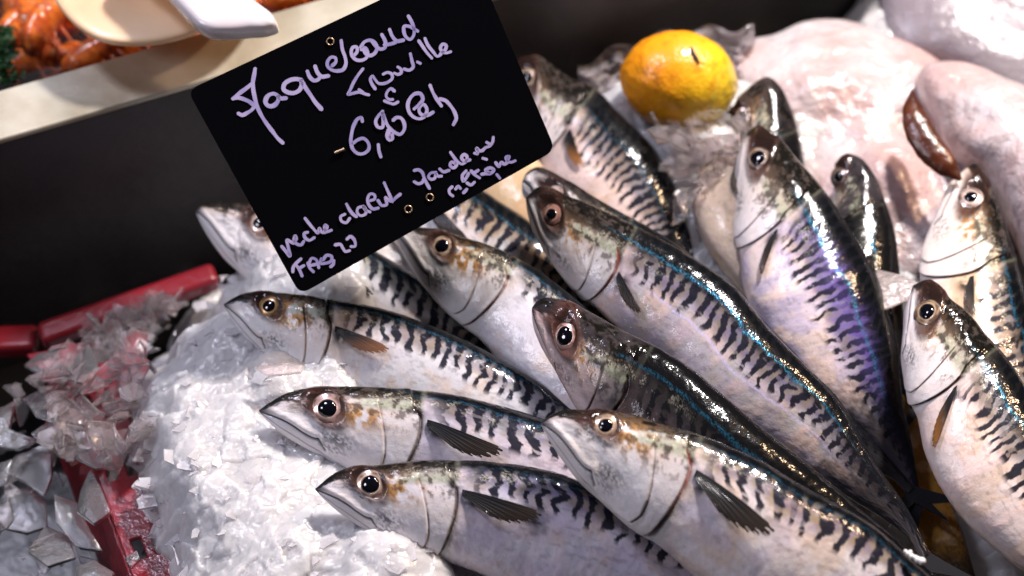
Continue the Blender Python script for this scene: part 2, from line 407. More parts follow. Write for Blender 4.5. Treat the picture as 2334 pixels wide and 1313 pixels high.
def mix(a, b, k): return a*(1-k[..., None])+np.asarray(b)*k[..., None]
def build_fish(label, dorsal, hl, m, h0, h1, roll=0, aend=None, seed=0, eye=(.40, .50), er=.092, back=(.17, .165, .18), belly=(.62, .60, .62),
               pink=.3, tan=.3, dark=0., purple=0., blue=.5, latline=.0, stripe=1., fin=(.028, .019, .014), finlen=.62, iris=(.55, .42, .38), orbit=(.06, .025, .02), gold=.5, fin_on=True, fin_t=(.42, .02), fin_drop=.0, redline=.0):
    f = Fish(dorsal, hl, m, h0, h1, roll, aend, seed)
    A1 = np.linspace(0, 1, 230)**1.5*1.18; A2 = np.linspace(1.18, f.aend, int(80+75*(f.aend-1.18)))[1:]
    a = np.concatenate([A1, A2])
    ph = np.radians(np.concatenate([np.linspace(-104, 104, 170), np.linspace(110, 250, 18)]))
    Ag, Pg = np.meshgrid(a, ph, indexing='ij')
    C, E, T, hw = f.sect(a)
    c = np.cos(Pg); q = np.sin(Pg)
    cc = np.sign(c)*np.abs(c)**.85
    Pt = C[:, None]+E[:, None]*q[..., None]+T[:, None]*cc[..., None]
    En = E/(np.linalg.norm(E, axis=1)[:, None]+1e-6); Tn = T/(np.linalg.norm(T, axis=1)[:, None]+1e-6)
    Nn = En[:, None]*q[..., None]+Tn[:, None]*c[..., None]
    pt = Pg+f.roll                                   # angle on the skin, 0 flank, 90 back
    pt = np.where(pt > math.pi, pt-2*math.pi, pt)
    t = np.sin(np.clip(pt, -math.pi/2, math.pi/2)); over = np.abs(pt) > math.pi/2
    v = pt/(math.pi/2)
    hw2 = hw[:, None]
    X = Ag; Y = t*hw2
    def hp(p): 
        aa = np.array([z[0] for z in p]); tt = np.array([z[1] for z in p])
        pp = smoothpoly(np.stack([aa, tt*half_profile(aa, f.aend, m)], 1), 5)
        return [tuple(z) for z in pp]
    headreg = Ag < 1.3
    dm = np.where(headreg, segdist(X, Y, hp(MOUTH)), 9); dj = np.where(headreg, segdist(X, Y, hp(JAW)), 9)
    dp = np.where(headreg, segdist(X, Y, hp(PREOP)), 9); do = np.where(headreg, segdist(X, Y, hp(OPERC)), 9)
    for arr in (dm, dj, dp, do): arr[np.abs(v) > 1.02] = 9
    S = seed*13.7
    n1 = fbm(Ag*7+S, v*3.2+S, seed, 5); n2 = fbm(Ag*22+S, v*11, seed+3, 5); n3 = fbm(Ag*60+S, v*30, seed+6, 4)
    nstreak = fbm(Ag*14+v*9+S, v*26-Ag*8, seed+8, 4)
    nfine = vn(Ag*170, v*80, seed+2)
    # --- relief
    opl = np.interp(t, [-1, -.75, -.45, -.1, .2, .45, .62, 1], [.82, .90, .955, .995, 1.01, 1.0, .955, .93])
    opin = sstep(opl-Ag, -.004, .012)
    prl = np.interp(t, [-1, -.84, -.62, -.35, 0, .35, .62, 1], [.5, .70, .77, .79, .785, .765, .745, .74])
    prin = sstep(prl-Ag, -.004, .012)
    disp = (opin*.024*sstep(Ag, .5, .9)*sstep(v, 1.0, .6)+prin*.015*sstep(Ag, .3, .7)*sstep(t, .8, .55))*sstep(v, -.98, -.62)
    disp = disp-.014*gauss(dm, .010)-.008*gauss(dj, .010)-.005*gauss(dp, .008)-.012*gauss(do, .008)
    dmx = np.where((t > np.interp(Ag, [z[0] for z in MOUTH], [z[1] for z in MOUTH])), 1, 0)
    disp = disp+.010*gauss(dm-.03, .03)*dmx*sstep(Ag, .02, .1)*sstep(.42-Ag, 0, .06)
    ex, ey = eye[0], eye[1]; yy = ey*float(half_profile(np.array([ex]), f.aend, m)[0])
    de = np.hypot(X-ex, (Y-yy)/.92)
    disp = disp+.012*gauss(de-er*1.25, .03)-.016*gauss(de, er*.8)
    disp = disp+(n1-.5)*.010+(n2-.5)*.0035*sstep(Ag, .02, .2)
    disp = disp*sstep(Ag, 0, .06)
    scale = hl/5000.
    Pt = Pt+Nn*(disp*scale)[..., None]
    # --- colour
    rg = .42+.10*(n3-.5)-.20*sstep(v, .35, .65)
    belly = np.array(belly); back = np.array(back)
    col = np.ones(Ag.shape+(3,))*belly
    col = mix(col, np.array([.76, .58, .55]), pink*sstep(n1, .42, .66))
    col = mix(col, np.array([.55, .36, .20]), tan*.75*sstep(fbm(Ag*5+S+40, v*4, seed+9, 4), .48, .7))
    col = mix(col, np.array([.50, .44, .58]), purple*sstep(fbm(Ag*6+S+80, v*5, seed+12, 5), .38, .66)*sstep(Ag, .5, 1.2))
    col = col*(1.08-.30*sstep(nstreak, .54, .76)*sstep(Ag, .9, 1.3)*sstep(v, -.8, .2))[..., None]
    col = col*(.90+.20*n3)[..., None]
    vb = v+(n1-.5)*.22
    bk = sstep(vb, .26, .46)*sstep(Ag, .98, 1.12)
    bcol = back*(.55+.9*n2)[..., None]
    bcol = mix(bcol, np.array([.30, .20, .10]), tan*sstep(n1, .40, .6)*.8)
    bcol = mix(bcol, np.array([.13, .10, .28]), purple*sstep(n2, .42, .6))
    col = mix(col, bcol, bk*.92)
    col = mix(col, np.array([.035, .032, .05]), sstep(vb, .50, .75)*sstep(Ag, .98, 1.12)*.55)
    # wavy bars
    f1 = fbm(v*3.0+S, Ag*3.2, seed+21, 3)-.5; f2 = fbm(v*9+S, Ag*6, seed+25, 3)-.5
    per = .118
    phs = Ag/per+f1*1.2+f2*.75+.8*v
    wav = .5+.5*np.cos(2*math.pi*phs)
    low = .20+.10*vn(np.floor(phs+.5), np.zeros_like(phs), seed)+.0
    thr = .66+.45*f2-.34*sstep(v, .22, .66)+.25*(n1-.5)
    sm = sstep(wav, thr-.07, thr+.07)*sstep(v, low-.06, low+.03)*sstep(Ag, 1.02, 1.22)*(1-.6*sstep(fbm(Ag*9+S, v*14, seed+30, 3), .66, .72))
    col = mix(col, np.array([.010, .011, .022]), np.clip(sm*stripe, 0, 1)*.97)
    ridge = sstep(v+(n2-.5)*.22+(n1-.5)*.1, .50, .70)*sstep(Ag, .0, .02)
    col = mix(col, np.array([.003, .004, .005]), ridge*.96)
    col = mix(col, np.array([.012, .012, .014]), dark*sstep(vb, -.35, .15)*sstep(Ag, .50, .85)*(.80+.2*n2)*.93)
    if purple > .8: col = mix(col, np.array([.13, .09, .36])*(.6+.8*n2[..., None]), gauss(v-.60+(n1-.5)*.2, .13)*sstep(Ag, 1.1, 1.7)*(1-.7*sm)*.6)
    # head
    hd = sstep(1.03-Ag, 0, .05)
    col = mix(col, np.array([.78, .76, .78])*(.9+.2*n2[..., None])*(1-.4*dark), hd*(1-.5*dark)*sstep(t, .75, .3)*.6)
    skull = sstep(t+(n2-.5)*.36, .58, .76)*hd
    col = mix(col, np.array([.007, .007, .006]), skull*.96); rg = rg-.15*skull
    ocher = gauss(np.hypot((Ag-ex-.19)/.17, (t-ey+.12)/.26), 1)*hd*sstep(n2, .34, .56)
    col = mix(col, np.array([.50, .27, .11]), np.clip(ocher*gold*1.8, 0, 1))
    green = sstep(t, .42, .56)*sstep(Ag, ex+.12, ex+.26)*hd*(1-skull)
    col = mix(col, np.array([.33, .36, .26])*(.35+1.3*n3)[..., None], green*.8)
    col = mix(col, np.array([.012, .012, .012]), green*sstep(n2, .52, .62)*.85)
    mott = gauss(np.hypot((Ag-.47)/.12, (t+.32)/.20), 1)*sstep(n3, .44, .58)
    col = mix(col, np.array([.05, .05, .055]), np.clip(mott, 0, 1)*.8)
    m3 = sstep(n2*.6+n3*.4, .50, .62)*hd*sstep(t, -.1, .4)*sstep(Ag, .1, .3)
    col = mix(col, np.array([.07, .055, .05]), m3*.75)
    mott2 = gauss(np.hypot((Ag-.42)/.10, (t+.62)/.14), 1)*sstep(n3, .5, .6)
    col = mix(col, np.array([.10, .07, .09]), np.clip(mott2, 0, 1)*.6)
    if dark: col = mix(col, np.array([.04, .035, .04]), dark*.8*sstep(n1*.6+n2*.4, .36, .54)*hd*sstep(t, -.35, .25))
    snout = gauss(Ag, .075)*sstep(t, .0, .4)
    col = mix(col, np.array([.03, .025, .03]), np.clip(snout, 0, 1)*.9)
    pre = gauss(np.hypot((Ag-ex+.12)/.075, (t-ey)/.22), 1)
    col = mix(col, np.array(orbit), np.clip(pre*1.1, 0, 1)*.85)
    den = de+(n2-.5)*.07+(n3-.5)*.03; orb = sstep(den, er*1.75, er*1.05)
    col = mix(col, np.array(orbit)*(.5+n2)[..., None], orb*.9)
    col = mix(col, np.array([.012, .009, .008]), sstep(den, er*1.45, er*1.1)*sstep(t-ey, -.25, .25)*.8)
    opd = gauss(np.hypot((Ag-.985)/.045, (t-.5)/.14), 1)
    col = mix(col, np.array([.01, .01, .012]), np.clip(opd*1.2, 0, 1)*sstep(n2, .3, .5))
    lw = .0075*340/hl
    col = mix(col, np.array([.012, .010, .014]), gauss(dm, lw*1.15)*.95)
    col = mix(col, np.array([.03, .028, .035]), gauss(dj, lw)*.85)
    col = mix(col, np.array([.09, .07, .10]), gauss(dp, lw*.75)*(.25+.9*n2)*(.55+.45*sstep(t, -.95, -.5)))
    col = mix(col, np.array([.05, .03, .035]) + redline*np.array([.40, .10, .06]), gauss(do-.006, lw*1.0)*np.clip(.2+1.1*n2, 0, 1))
    jl = np.where(headreg, np.abs(t-np.interp(Ag, [0, .1, .25, .4, .55], [-.35, -.62, -.80, -.90, -.97])), 9)*hw2
    col = mix(col, np.array([.16, .12, .15]), gauss(jl, lw*.8)*sstep(.5-Ag, 0, .2)*.7)
    spk = sstep(nfine, .90, .96)*sstep(vn(Ag*9, v*7, seed+4), .45, .7)*hd
    col = mix(col, np.array([.08, .06, .06]), spk*.5)
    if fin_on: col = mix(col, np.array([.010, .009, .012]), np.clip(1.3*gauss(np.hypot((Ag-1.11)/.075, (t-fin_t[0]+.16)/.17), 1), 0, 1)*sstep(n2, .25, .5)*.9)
    # iridescent scale lines; their sparkle and the pale glints are painted highlights
    met = .04*np.ones(Ag.shape)
    glit = sstep(vn(Ag*150, v*110, seed+7), .45, .75)
    bl = gauss(v-.66-(n1-.5)*.1, .026)*glit*.8*blue*sstep(Ag, .7, 1.1)
    col = mix(col, np.array([.04, .24, .42]), np.clip(bl, 0, 1)); met = met+.6*bl
    ll = gauss(v-.20-(n1-.5)*.06, .016)*sstep(Ag, 1.25, 1.5)*latline*(.3+.7*glit)
    col = mix(col, np.array([.62, .58, .90]), np.clip(ll, 0, 1))
    gl2 = gauss(v-.52-(n1-.5)*.2, .07)*sstep(Ag, .55, .8)*sstep(1.7-Ag, 0, .5)*glit*sstep(n2, .45, .6)
    col = mix(col, np.array([.80, .78, .62]), np.clip(gl2, 0, 1)*.6); met = met+.15*gl2
    col = mix(col, np.array([.008, .008, .011]), sstep(Ag/f.aend+(n2-.5)*.1, .66, .84)*.93)
    if dark: col = col*(1-.55*min(dark, 1)*sstep(Ag, .75, 1.05))[..., None]
    root = thing('mackerel', label, 'fish', tuple(f.surf([f.aend*.4], [math.pi])[0]), 'mackerel laid out on the crushed ice')
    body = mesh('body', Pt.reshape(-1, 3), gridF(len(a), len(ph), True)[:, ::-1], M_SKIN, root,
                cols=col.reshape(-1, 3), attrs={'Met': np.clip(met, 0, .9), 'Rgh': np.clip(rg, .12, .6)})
    # --- eye
    pe = math.asin(ey)-f.roll
    e0 = f.surf([ex, ex+.01, ex], [pe, pe, pe+.02])
    n = np.cross(e0[1]-e0[0], e0[2]-e0[0]); n /= np.linalg.norm(n)
    if n@(CAMP-e0[0]) < 0: n = -n
    if n@(CAMP-e0[0]) > 0:
        u = e0[1]-e0[0]; u -= n*(u@n); u /= np.linalg.norm(u); w = np.cross(n, u)
        R = er*scale
        PR_ = .47+.16*((seed*.618) % 1); PA_ = .86+.14*((seed*.37) % 1)
        th = np.linspace(0, 2*math.pi, 49)[:-1]
        rr = np.linspace(0, 1.12, 30)
        rg_, tg = np.meshgrid(rr, th, indexing='ij')
        hgt = R*(.20*(1-rg_**2)-.045)
        hgt = np.where(rg_ > 1, hgt-R*.5*(rg_-1), hgt)-np.where(rg_ < PR_, R*.07, 0)
        V = e0[0]+(np.cos(tg)*rg_*R)[..., None]*u+(np.sin(tg)*rg_*R*.93)[..., None]*w+(hgt)[..., None]*n
        nz = fbm(tg*3+seed, rg_*9, seed+5, 3)
        ic = np.ones(V.shape)*np.array(iris)
        ic = mix(ic, np.array(iris)*1.55+.05, gauss(rg_-PR_-.08, .06)*.9)
        ic = mix(ic, np.array([.10, .05, .04]), sstep(nz, .42, .6)*.8*sstep(rg_, .55, .80))
        ic = mix(ic, np.array([.03, .02, .018]), sstep(rg_, .88, 1.02))
        ic = mix(ic, np.array([.01, .01, .01]), sstep(PR_+.02-rg_, 0, .03))
        eo = mesh('eye', V.reshape(-1, 3), gridF(30, 48, True), M_IRIS, root, cols=ic.reshape(-1, 3))
        rp = np.linspace(0, PR_+.02, 14); rg2, tg2 = np.meshgrid(rp, th, indexing='ij')
        hg2 = R*(.24*np.sqrt(np.clip(1-(rg2/(PR_+.035))**2, 0, 1))+.02)
        rg2 = rg2*(1+.05*np.sin(2*tg2+seed)+.03*np.sin(3*tg2+seed*2))
        V2 = e0[0]+(np.cos(tg2)*rg2*R)[..., None]*u+(np.sin(tg2)*rg2*R*PA_)[..., None]*w+hg2[..., None]*n
        mesh('pupil', V2.reshape(-1, 3), gridF(14, 48, True), M_PUPIL, eo)
    # --- pectoral fin
    if fin_on:
        nu, nv = 40, 60
        ug, vg = np.meshgrid(np.linspace(0, 1, nu), np.linspace(0, 1, nv), indexing='ij')
        # rays fan from a short base; the upper rays are the longest
        ba = 1.045+0*vg; bt = fin_t[0]+(fin_t[1]+.12-fin_t[0])*vg*.42
        ln = finlen*(1-.62*vg**1.2)*(1+.03*np.sin(vg*40))*(1-.10*gauss(vg, .07))
        spread = np.radians(-6-fin_drop-20*vg)
        ytop = bt*float(half_profile(np.array([1.05]), f.aend, m)[0])
        xa = ba+ug*ln*np.cos(spread)*.95; yy_ = ytop+ug*ln*np.sin(spread)+.02*ug*ug
        hwx = half_profile(xa.ravel(), f.aend, m).reshape(xa.shape)
        tt = np.clip(yy_/hwx, -.95, .95)
        off = (.012+.05*np.sin(ug*math.pi*.55)*(1-.3*vg))*scale*1.0
        Vf = f.surf(xa.ravel(), (np.arcsin(tt)-f.roll).ravel(), off.ravel())
        rayp = .5+.5*np.cos(vg*2*math.pi*18+vn(ug*5, vg*8, seed)*2)
        tipc = sstep(ug*ln/finlen+vg*.25, .35, 1.0)
        fc = np.ones(Vf.shape[:1]+(3,)).reshape(nu, nv, 3)*np.array([.006, .006, .008])
        fc = mix(fc, np.array(fin)*1.0, tipc*.9); fc = mix(fc, np.array(fin)*2.0+.01, tipc*sstep(rayp, .6, .95)*.7)
        keep = np.ones((nu-1, nv-1), bool)
        fray = (ug > .97-.07*vn(vg*30, vg*0, seed+1))
        keep &= ~(fray[:-1, :-1] & (np.floor(vg[:-1, :-1]*36) % 3 == 0))
        Ff = gridF(nu, nv)[keep.ravel()]
        fo = mesh('pectoral_fin', Vf, Ff, M_FIN, root, cols=fc.reshape(-1, 3), attrs={'Ray': rayp.ravel()})
        sd = fo.modifiers.new('thickness', 'SOLIDIFY'); sd.thickness = .00025
    # --- tail fin
    C, E, T, hw = f.sect(np.array([f.aend-.12, f.aend-.02]))
    d = C[1]-C[0]; d /= np.linalg.norm(d); e = E[1]/np.linalg.norm(E[1]); k = np.linalg.norm(E[1])
    L = hl/5000*.36
    pts = [C[1]+e*k*.9, C[1]+d*L*.35+e*L*.32, C[1]+d*L+e*L*.75, C[1]+d*L*.62+e*L*.25, C[1]+d*L*.42,
           C[1]+d*L*.62-e*L*.25, C[1]+d*L-e*L*.75, C[1]+d*L*.35-e*L*.32, C[1]-e*k*.9]
    Vt = [C[1]-d*k*.3]+pts
    to = mesh('tail_fin', Vt, [(0, i, i+1) for i in range(1, 9)], M_FIN, root, smooth=False,
              cols=np.ones((10, 3))*np.array([.012, .012, .016]), attrs={'Ray': np.zeros(10)})
    sd = to.modifiers.new('thickness', 'SOLIDIFY'); sd.thickness = .0006; sd.offset = 0
    return f

# far / lower ones first
build_fish('tan bellied mackerel almost hidden behind the lower right corner of the price card', [(900, 120), (960, 130), (1050, 190), (1160, 290), (1260, 390), (1360, 500), (1460, 620), (1600, 800)],
           230, 1.15, .000, -.01, roll=-45, seed=1, belly=(.50, .36, .22), tan=.9, pink=.1, stripe=.2, blue=0)
build_fish('grey bellied mackerel whose silver snout sticks out left of the price card', [(446, 480), (456, 468), (526, 463), (620, 475), (720, 505), (869, 580), (980, 650), (1110, 760), (1300, 930), (1400, 1040)],
           300, 1.02, .016, .0, seed=2, aend=4.6, belly=(.60, .56, .58), tan=.6, gold=1.6, eye=(.53, .55), blue=.2, back=(.22, .22, .20), redline=.2)
build_fish('headless looking striped mackerel flank coming out under the bottom edge of the price card', [(770, 262), (800, 255), (900, 300), (1000, 362), (1108, 438), (1196, 496), (1300, 576), (1420, 690), (1600, 880)],
           260, 1.2, .020, .0, roll=10, seed=3, aend=4.6, tan=.7, blue=.4, back=(.25, .20, .16))
build_fish('mackerel with a pale eye by the right edge of the price card', [(1172, 160), (1180, 132), (1218, 125), (1287, 169), (1355, 201), (1424, 270), (1492, 338), (1529, 402), (1556, 480), (1592, 600), (1625, 740)],
           215, 1.45, .018, .0, roll=24, seed=4, aend=3.9, eye=(.28, .58), er=.13, belly=(.66, .52, .48), pink=.6, tan=.5, latline=.0, blue=.2, fin=(.30, .12, .03), iris=(.38, .28, .20), finlen=.5, purple=.15)
build_fish('mackerel tucked close behind the long central one, only its dark snout ridge showing', [(1191, 412), (1200, 394), (1218, 382), (1287, 407), (1356, 449), (1424, 488), (1500, 530), (1600, 600), (1750, 740), (1900, 900)],
           280, .95, .038, .01, seed=5, aend=4.2, blue=.6, eye=(.36, .3), dark=.4)
build_fish('dark headed mackerel nosing up right beside the lemon', [(1655, 262), (1700, 205), (1753, 176), (1778, 196), (1800, 238), (1822, 310), (1838, 400), (1852, 500), (1870, 620), (1900, 760)],
           225, 1.45, .022, .01, roll=24, seed=6, dark=.6, aend=3.7, eye=(.20, .75), er=.08, belly=(.66, .54, .46), tan=.5, pink=.3, blue=.7)
build_fish('small nearly black mackerel wedged right of the big purple backed one', [(1903, 372), (1925, 352), (1955, 356), (1990, 393), (2018, 459), (2040, 530), (2050, 610), (2060, 720), (2070, 830)],
           170, 1.25, .026, .01, roll=38, seed=7, aend=3.8, eye=(.24, .30), er=.14, dark=1.2, blue=1.2, belly=(.3, .28, .24), fin_on=False, iris=(.2, .15, .13))
build_fish('pale mackerel with a big purple and blue striped back, right of the long central one', [(1703, 300), (1722, 288), (1768, 308), (1815, 360), (1862, 412), (1910, 478), (1957, 554), (1999, 629), (2023, 705), (2042, 776), (2051, 847), (2062, 930), (2080, 1016), (2093, 1100), (2105, 1190)],
           235, 1.50, .036, .01, roll=30, seed=8, aend=4.1, eye=(.31, .64), er=.125, belly=(.70, .58, .57), pink=.8, purple=.9, blue=1.0, fin=(.05, .03, .02), finlen=.50, iris=(.42, .33, .28), gold=.2, fin_t=(.40, .1), fin_drop=28)
build_fish('yellow brown mackerel belly glowing in the dark gap at the lower right', [(1990, 720), (2020, 710), (2065, 830), (2115, 980), (2160, 1110), (2200, 1230), (2250, 1420)],
           150, 1.25, -.006, -.006, roll=-30, seed=9, belly=(.34, .17, .03), tan=.9, pink=0, stripe=.2, blue=0, fin_on=False)
build_fish('mackerel with a green gold cheek at the right edge, just under the brown liver', [(2197, 385), (2221, 372), (2245, 398), (2270, 451), (2297, 524), (2322, 606), (2345, 690), (2375, 800), (2410, 950)],
           255, 1.30, .034, .01, roll=12, seed=10, aend=4.0, eye=(.33, .50), er=.12, belly=(.62, .46, .36), tan=.6, pink=.4, blue=.8, fin=(.05, .03, .02), gold=1, fin_t=(.3, .0), fin_drop=-2, finlen=.42)
build_fish('white cheeked mackerel with its snout touching the bottom edge of the price card', [(899, 532), (911, 519), (965, 519), (1049, 538), (1154, 576), (1220, 612), (1300, 672), (1420, 780), (1600, 960), (1750, 1100)],
           300, .97, .042, .02, seed=11, aend=4.4, eye=(.42, .55), er=.088, belly=(.66, .64, .69), pink=.1, tan=.4, gold=1.2, stripe=1, purple=.15, iris=(.50, .36, .26), fin_on=False, redline=.3)
build_fish('grey mackerel half sunk in the ice, third from the bottom at the left', [(510, 693), (547, 672), (651, 668), (777, 685), (861, 701), (986, 743), (1112, 802), (1237, 877), (1330, 950), (1500, 1090), (1650, 1230)],
           262, 1.15, .034, .02, seed=12, aend=4.9, eye=(.43, .58), er=.10, belly=(.62, .61, .64), pink=.15, tan=.5, purple=.2, gold=1.4, back=(.24, .23, .25), fin=(.20, .09, .045), iris=(.42, .24, .10), finlen=.60)
build_fish('long central mackerel with a black fin and a lavender line along its flank', [(1199, 450), (1218, 430), (1310, 453), (1424, 503), (1515, 549), (1584, 590), (1675, 654), (1750, 745), (1836, 831), (1921, 921), (1964, 999), (2016, 1084), (2072, 1166), (2114, 1250)],
           275, 1.10, .050, .03, roll=20, seed=13, aend=4.7, eye=(.31, .52), er=.095, belly=(.52, .48, .50), pink=.85, latline=1.2, blue=1.2, purple=.5, fin=(.05, .035, .03), iris=(.50, .27, .22), gold=.6, finlen=.44, fin_t=(.30, -.1), fin_drop=14, redline=.7, dark=.15)
build_fish('mackerel in front at the right edge with an amber fin and broad pink belly', [(2082, 650), (2110, 637), (2133, 643), (2165, 679), (2206, 711), (2247, 761), (2288, 807), (2334, 876), (2400, 980), (2480, 1130), (2560, 1320)],
           250, 1.40, .052, .03, roll=22, seed=14, aend=4.2, eye=(.31, .56), er=.125, belly=(.70, .59, .57), pink=.8, tan=.5, blue=1.0, fin=(.25, .10, .02), finlen=.62, iris=(.40, .28, .18), fin_t=(.34, .05), fin_drop=36)
build_fish('upper of the two mackerel lying on the ice at the lower left', [(590, 935), (648, 898), (765, 882), (882, 884), (999, 894), (1097, 913), (1230, 952), (1400, 1020), (1650, 1150), (1850, 1270)],
           388, .86, .043, .02, seed=15, aend=3.6, eye=(.43, .44), er=.094, belly=(.60, .57, .64), pink=.2, tan=.4, purple=.45, gold=.7, iris=(.45, .30, .27), orbit=(.08, .03, .025), finlen=.56, blue=.4)
build_fish('dark pink faced mackerel with a round staring eye, in the middle of the pile', [(1213, 700), (1228, 682), (1287, 686), (1356, 718), (1424, 755), (1515, 800), (1584, 846), (1676, 924), (1750, 985), (1850, 1065), (1950, 1150), (2050, 1235), (2130, 1310)],
           300, 1.06, .064, .04, roll=30, seed=16, aend=4.1, eye=(.36, .52), er=.10, belly=(.50, .32, .30), pink=.8, dark=1.0, blue=1.4, purple=.4, iris=(.55, .33, .27), orbit=(.12, .05, .04), gold=.8, fin_on=False)
build_fish('lowest mackerel at the bottom edge, its lavender belly on the ice', [(718, 1114), (765, 1077), (862, 1060), (960, 1050), (1136, 1054), (1253, 1073), (1350, 1108), (1500, 1180), (1700, 1300), (1900, 1440)],
           345, 1.0, .054, .03, seed=17, aend=4.3, eye=(.40, .50), er=.095, belly=(.60, .56, .64), pink=.25, tan=.4, purple=.55, gold=.8, iris=(.42, .30, .24), finlen=.66, blue=.2)
build_fish('big white mackerel in front at the bottom centre, black fin folded on its flank', [(1233, 962), (1270, 938), (1341, 935), (1411, 940), (1500, 963), (1605, 995), (1729, 1047), (1835, 1111), (1964, 1179), (2107, 1300), (2250, 1430)],
           375, 1.05, .086, .05, seed=18, aend=3.8, eye=(.42, .66), er=.075, belly=(.68, .62, .63), pink=.35, tan=.5, purple=.4, gold=.8, iris=(.40, .28, .20), finlen=.72, blue=.3, redline=.9, back=(.22, .18, .13))

# ------------------------------------------------------------------ price card
cpt = P(680., 665., .066)
CN = FWD*1.0 + UP*0.06; CN = CN/np.linalg.norm(CN)
def cardp(px, py, lift=0.0):
    p = PN(np.asarray(px, float), np.asarray(py, float), cpt, CN); return p-CN*lift
corners = np.array([(427, 206), (1078, -100), (1266, 342), (684, 672)], float)
outl = []
for i in range(4):
    c0 = corners[i]; pr = corners[i-1]; nx_ = corners[(i+1) % 4]
    d1 = (pr-c0)/np.linalg.norm(pr-c0); d2 = (nx_-c0)/np.linalg.norm(nx_-c0); r = 26
    for k in np.linspace(0, 1, 8):
        outl.append((1-k)**2*(c0+d1*r)+2*k*(1-k)*c0+k*k*(c0+d2*r))
outl = np.array(outl); n = len(outl)
fr = cardp(outl[:, 0], outl[:, 1]); bk_ = fr+CN*.0016
card = thing('price_card', 'black price card with lavender handwriting leaning over the mackerel', 'price card', tuple(cardp(680, 660)))
mesh('board', np.vstack([fr, bk_]), [tuple(range(n))[::-1], tuple(range(n, 2*n))]+[(i, (i+1) % n, n+(i+1) % n, n+i) for i in range(n)], M_CARD, card, smooth=False)
B1 = (5.968, 500, 130); B2 = (5.708, 700, 20); B3 = (6.566, 740, 180); B4 = (5.253, 620, 400); B5 = (6.91, 900, 290)
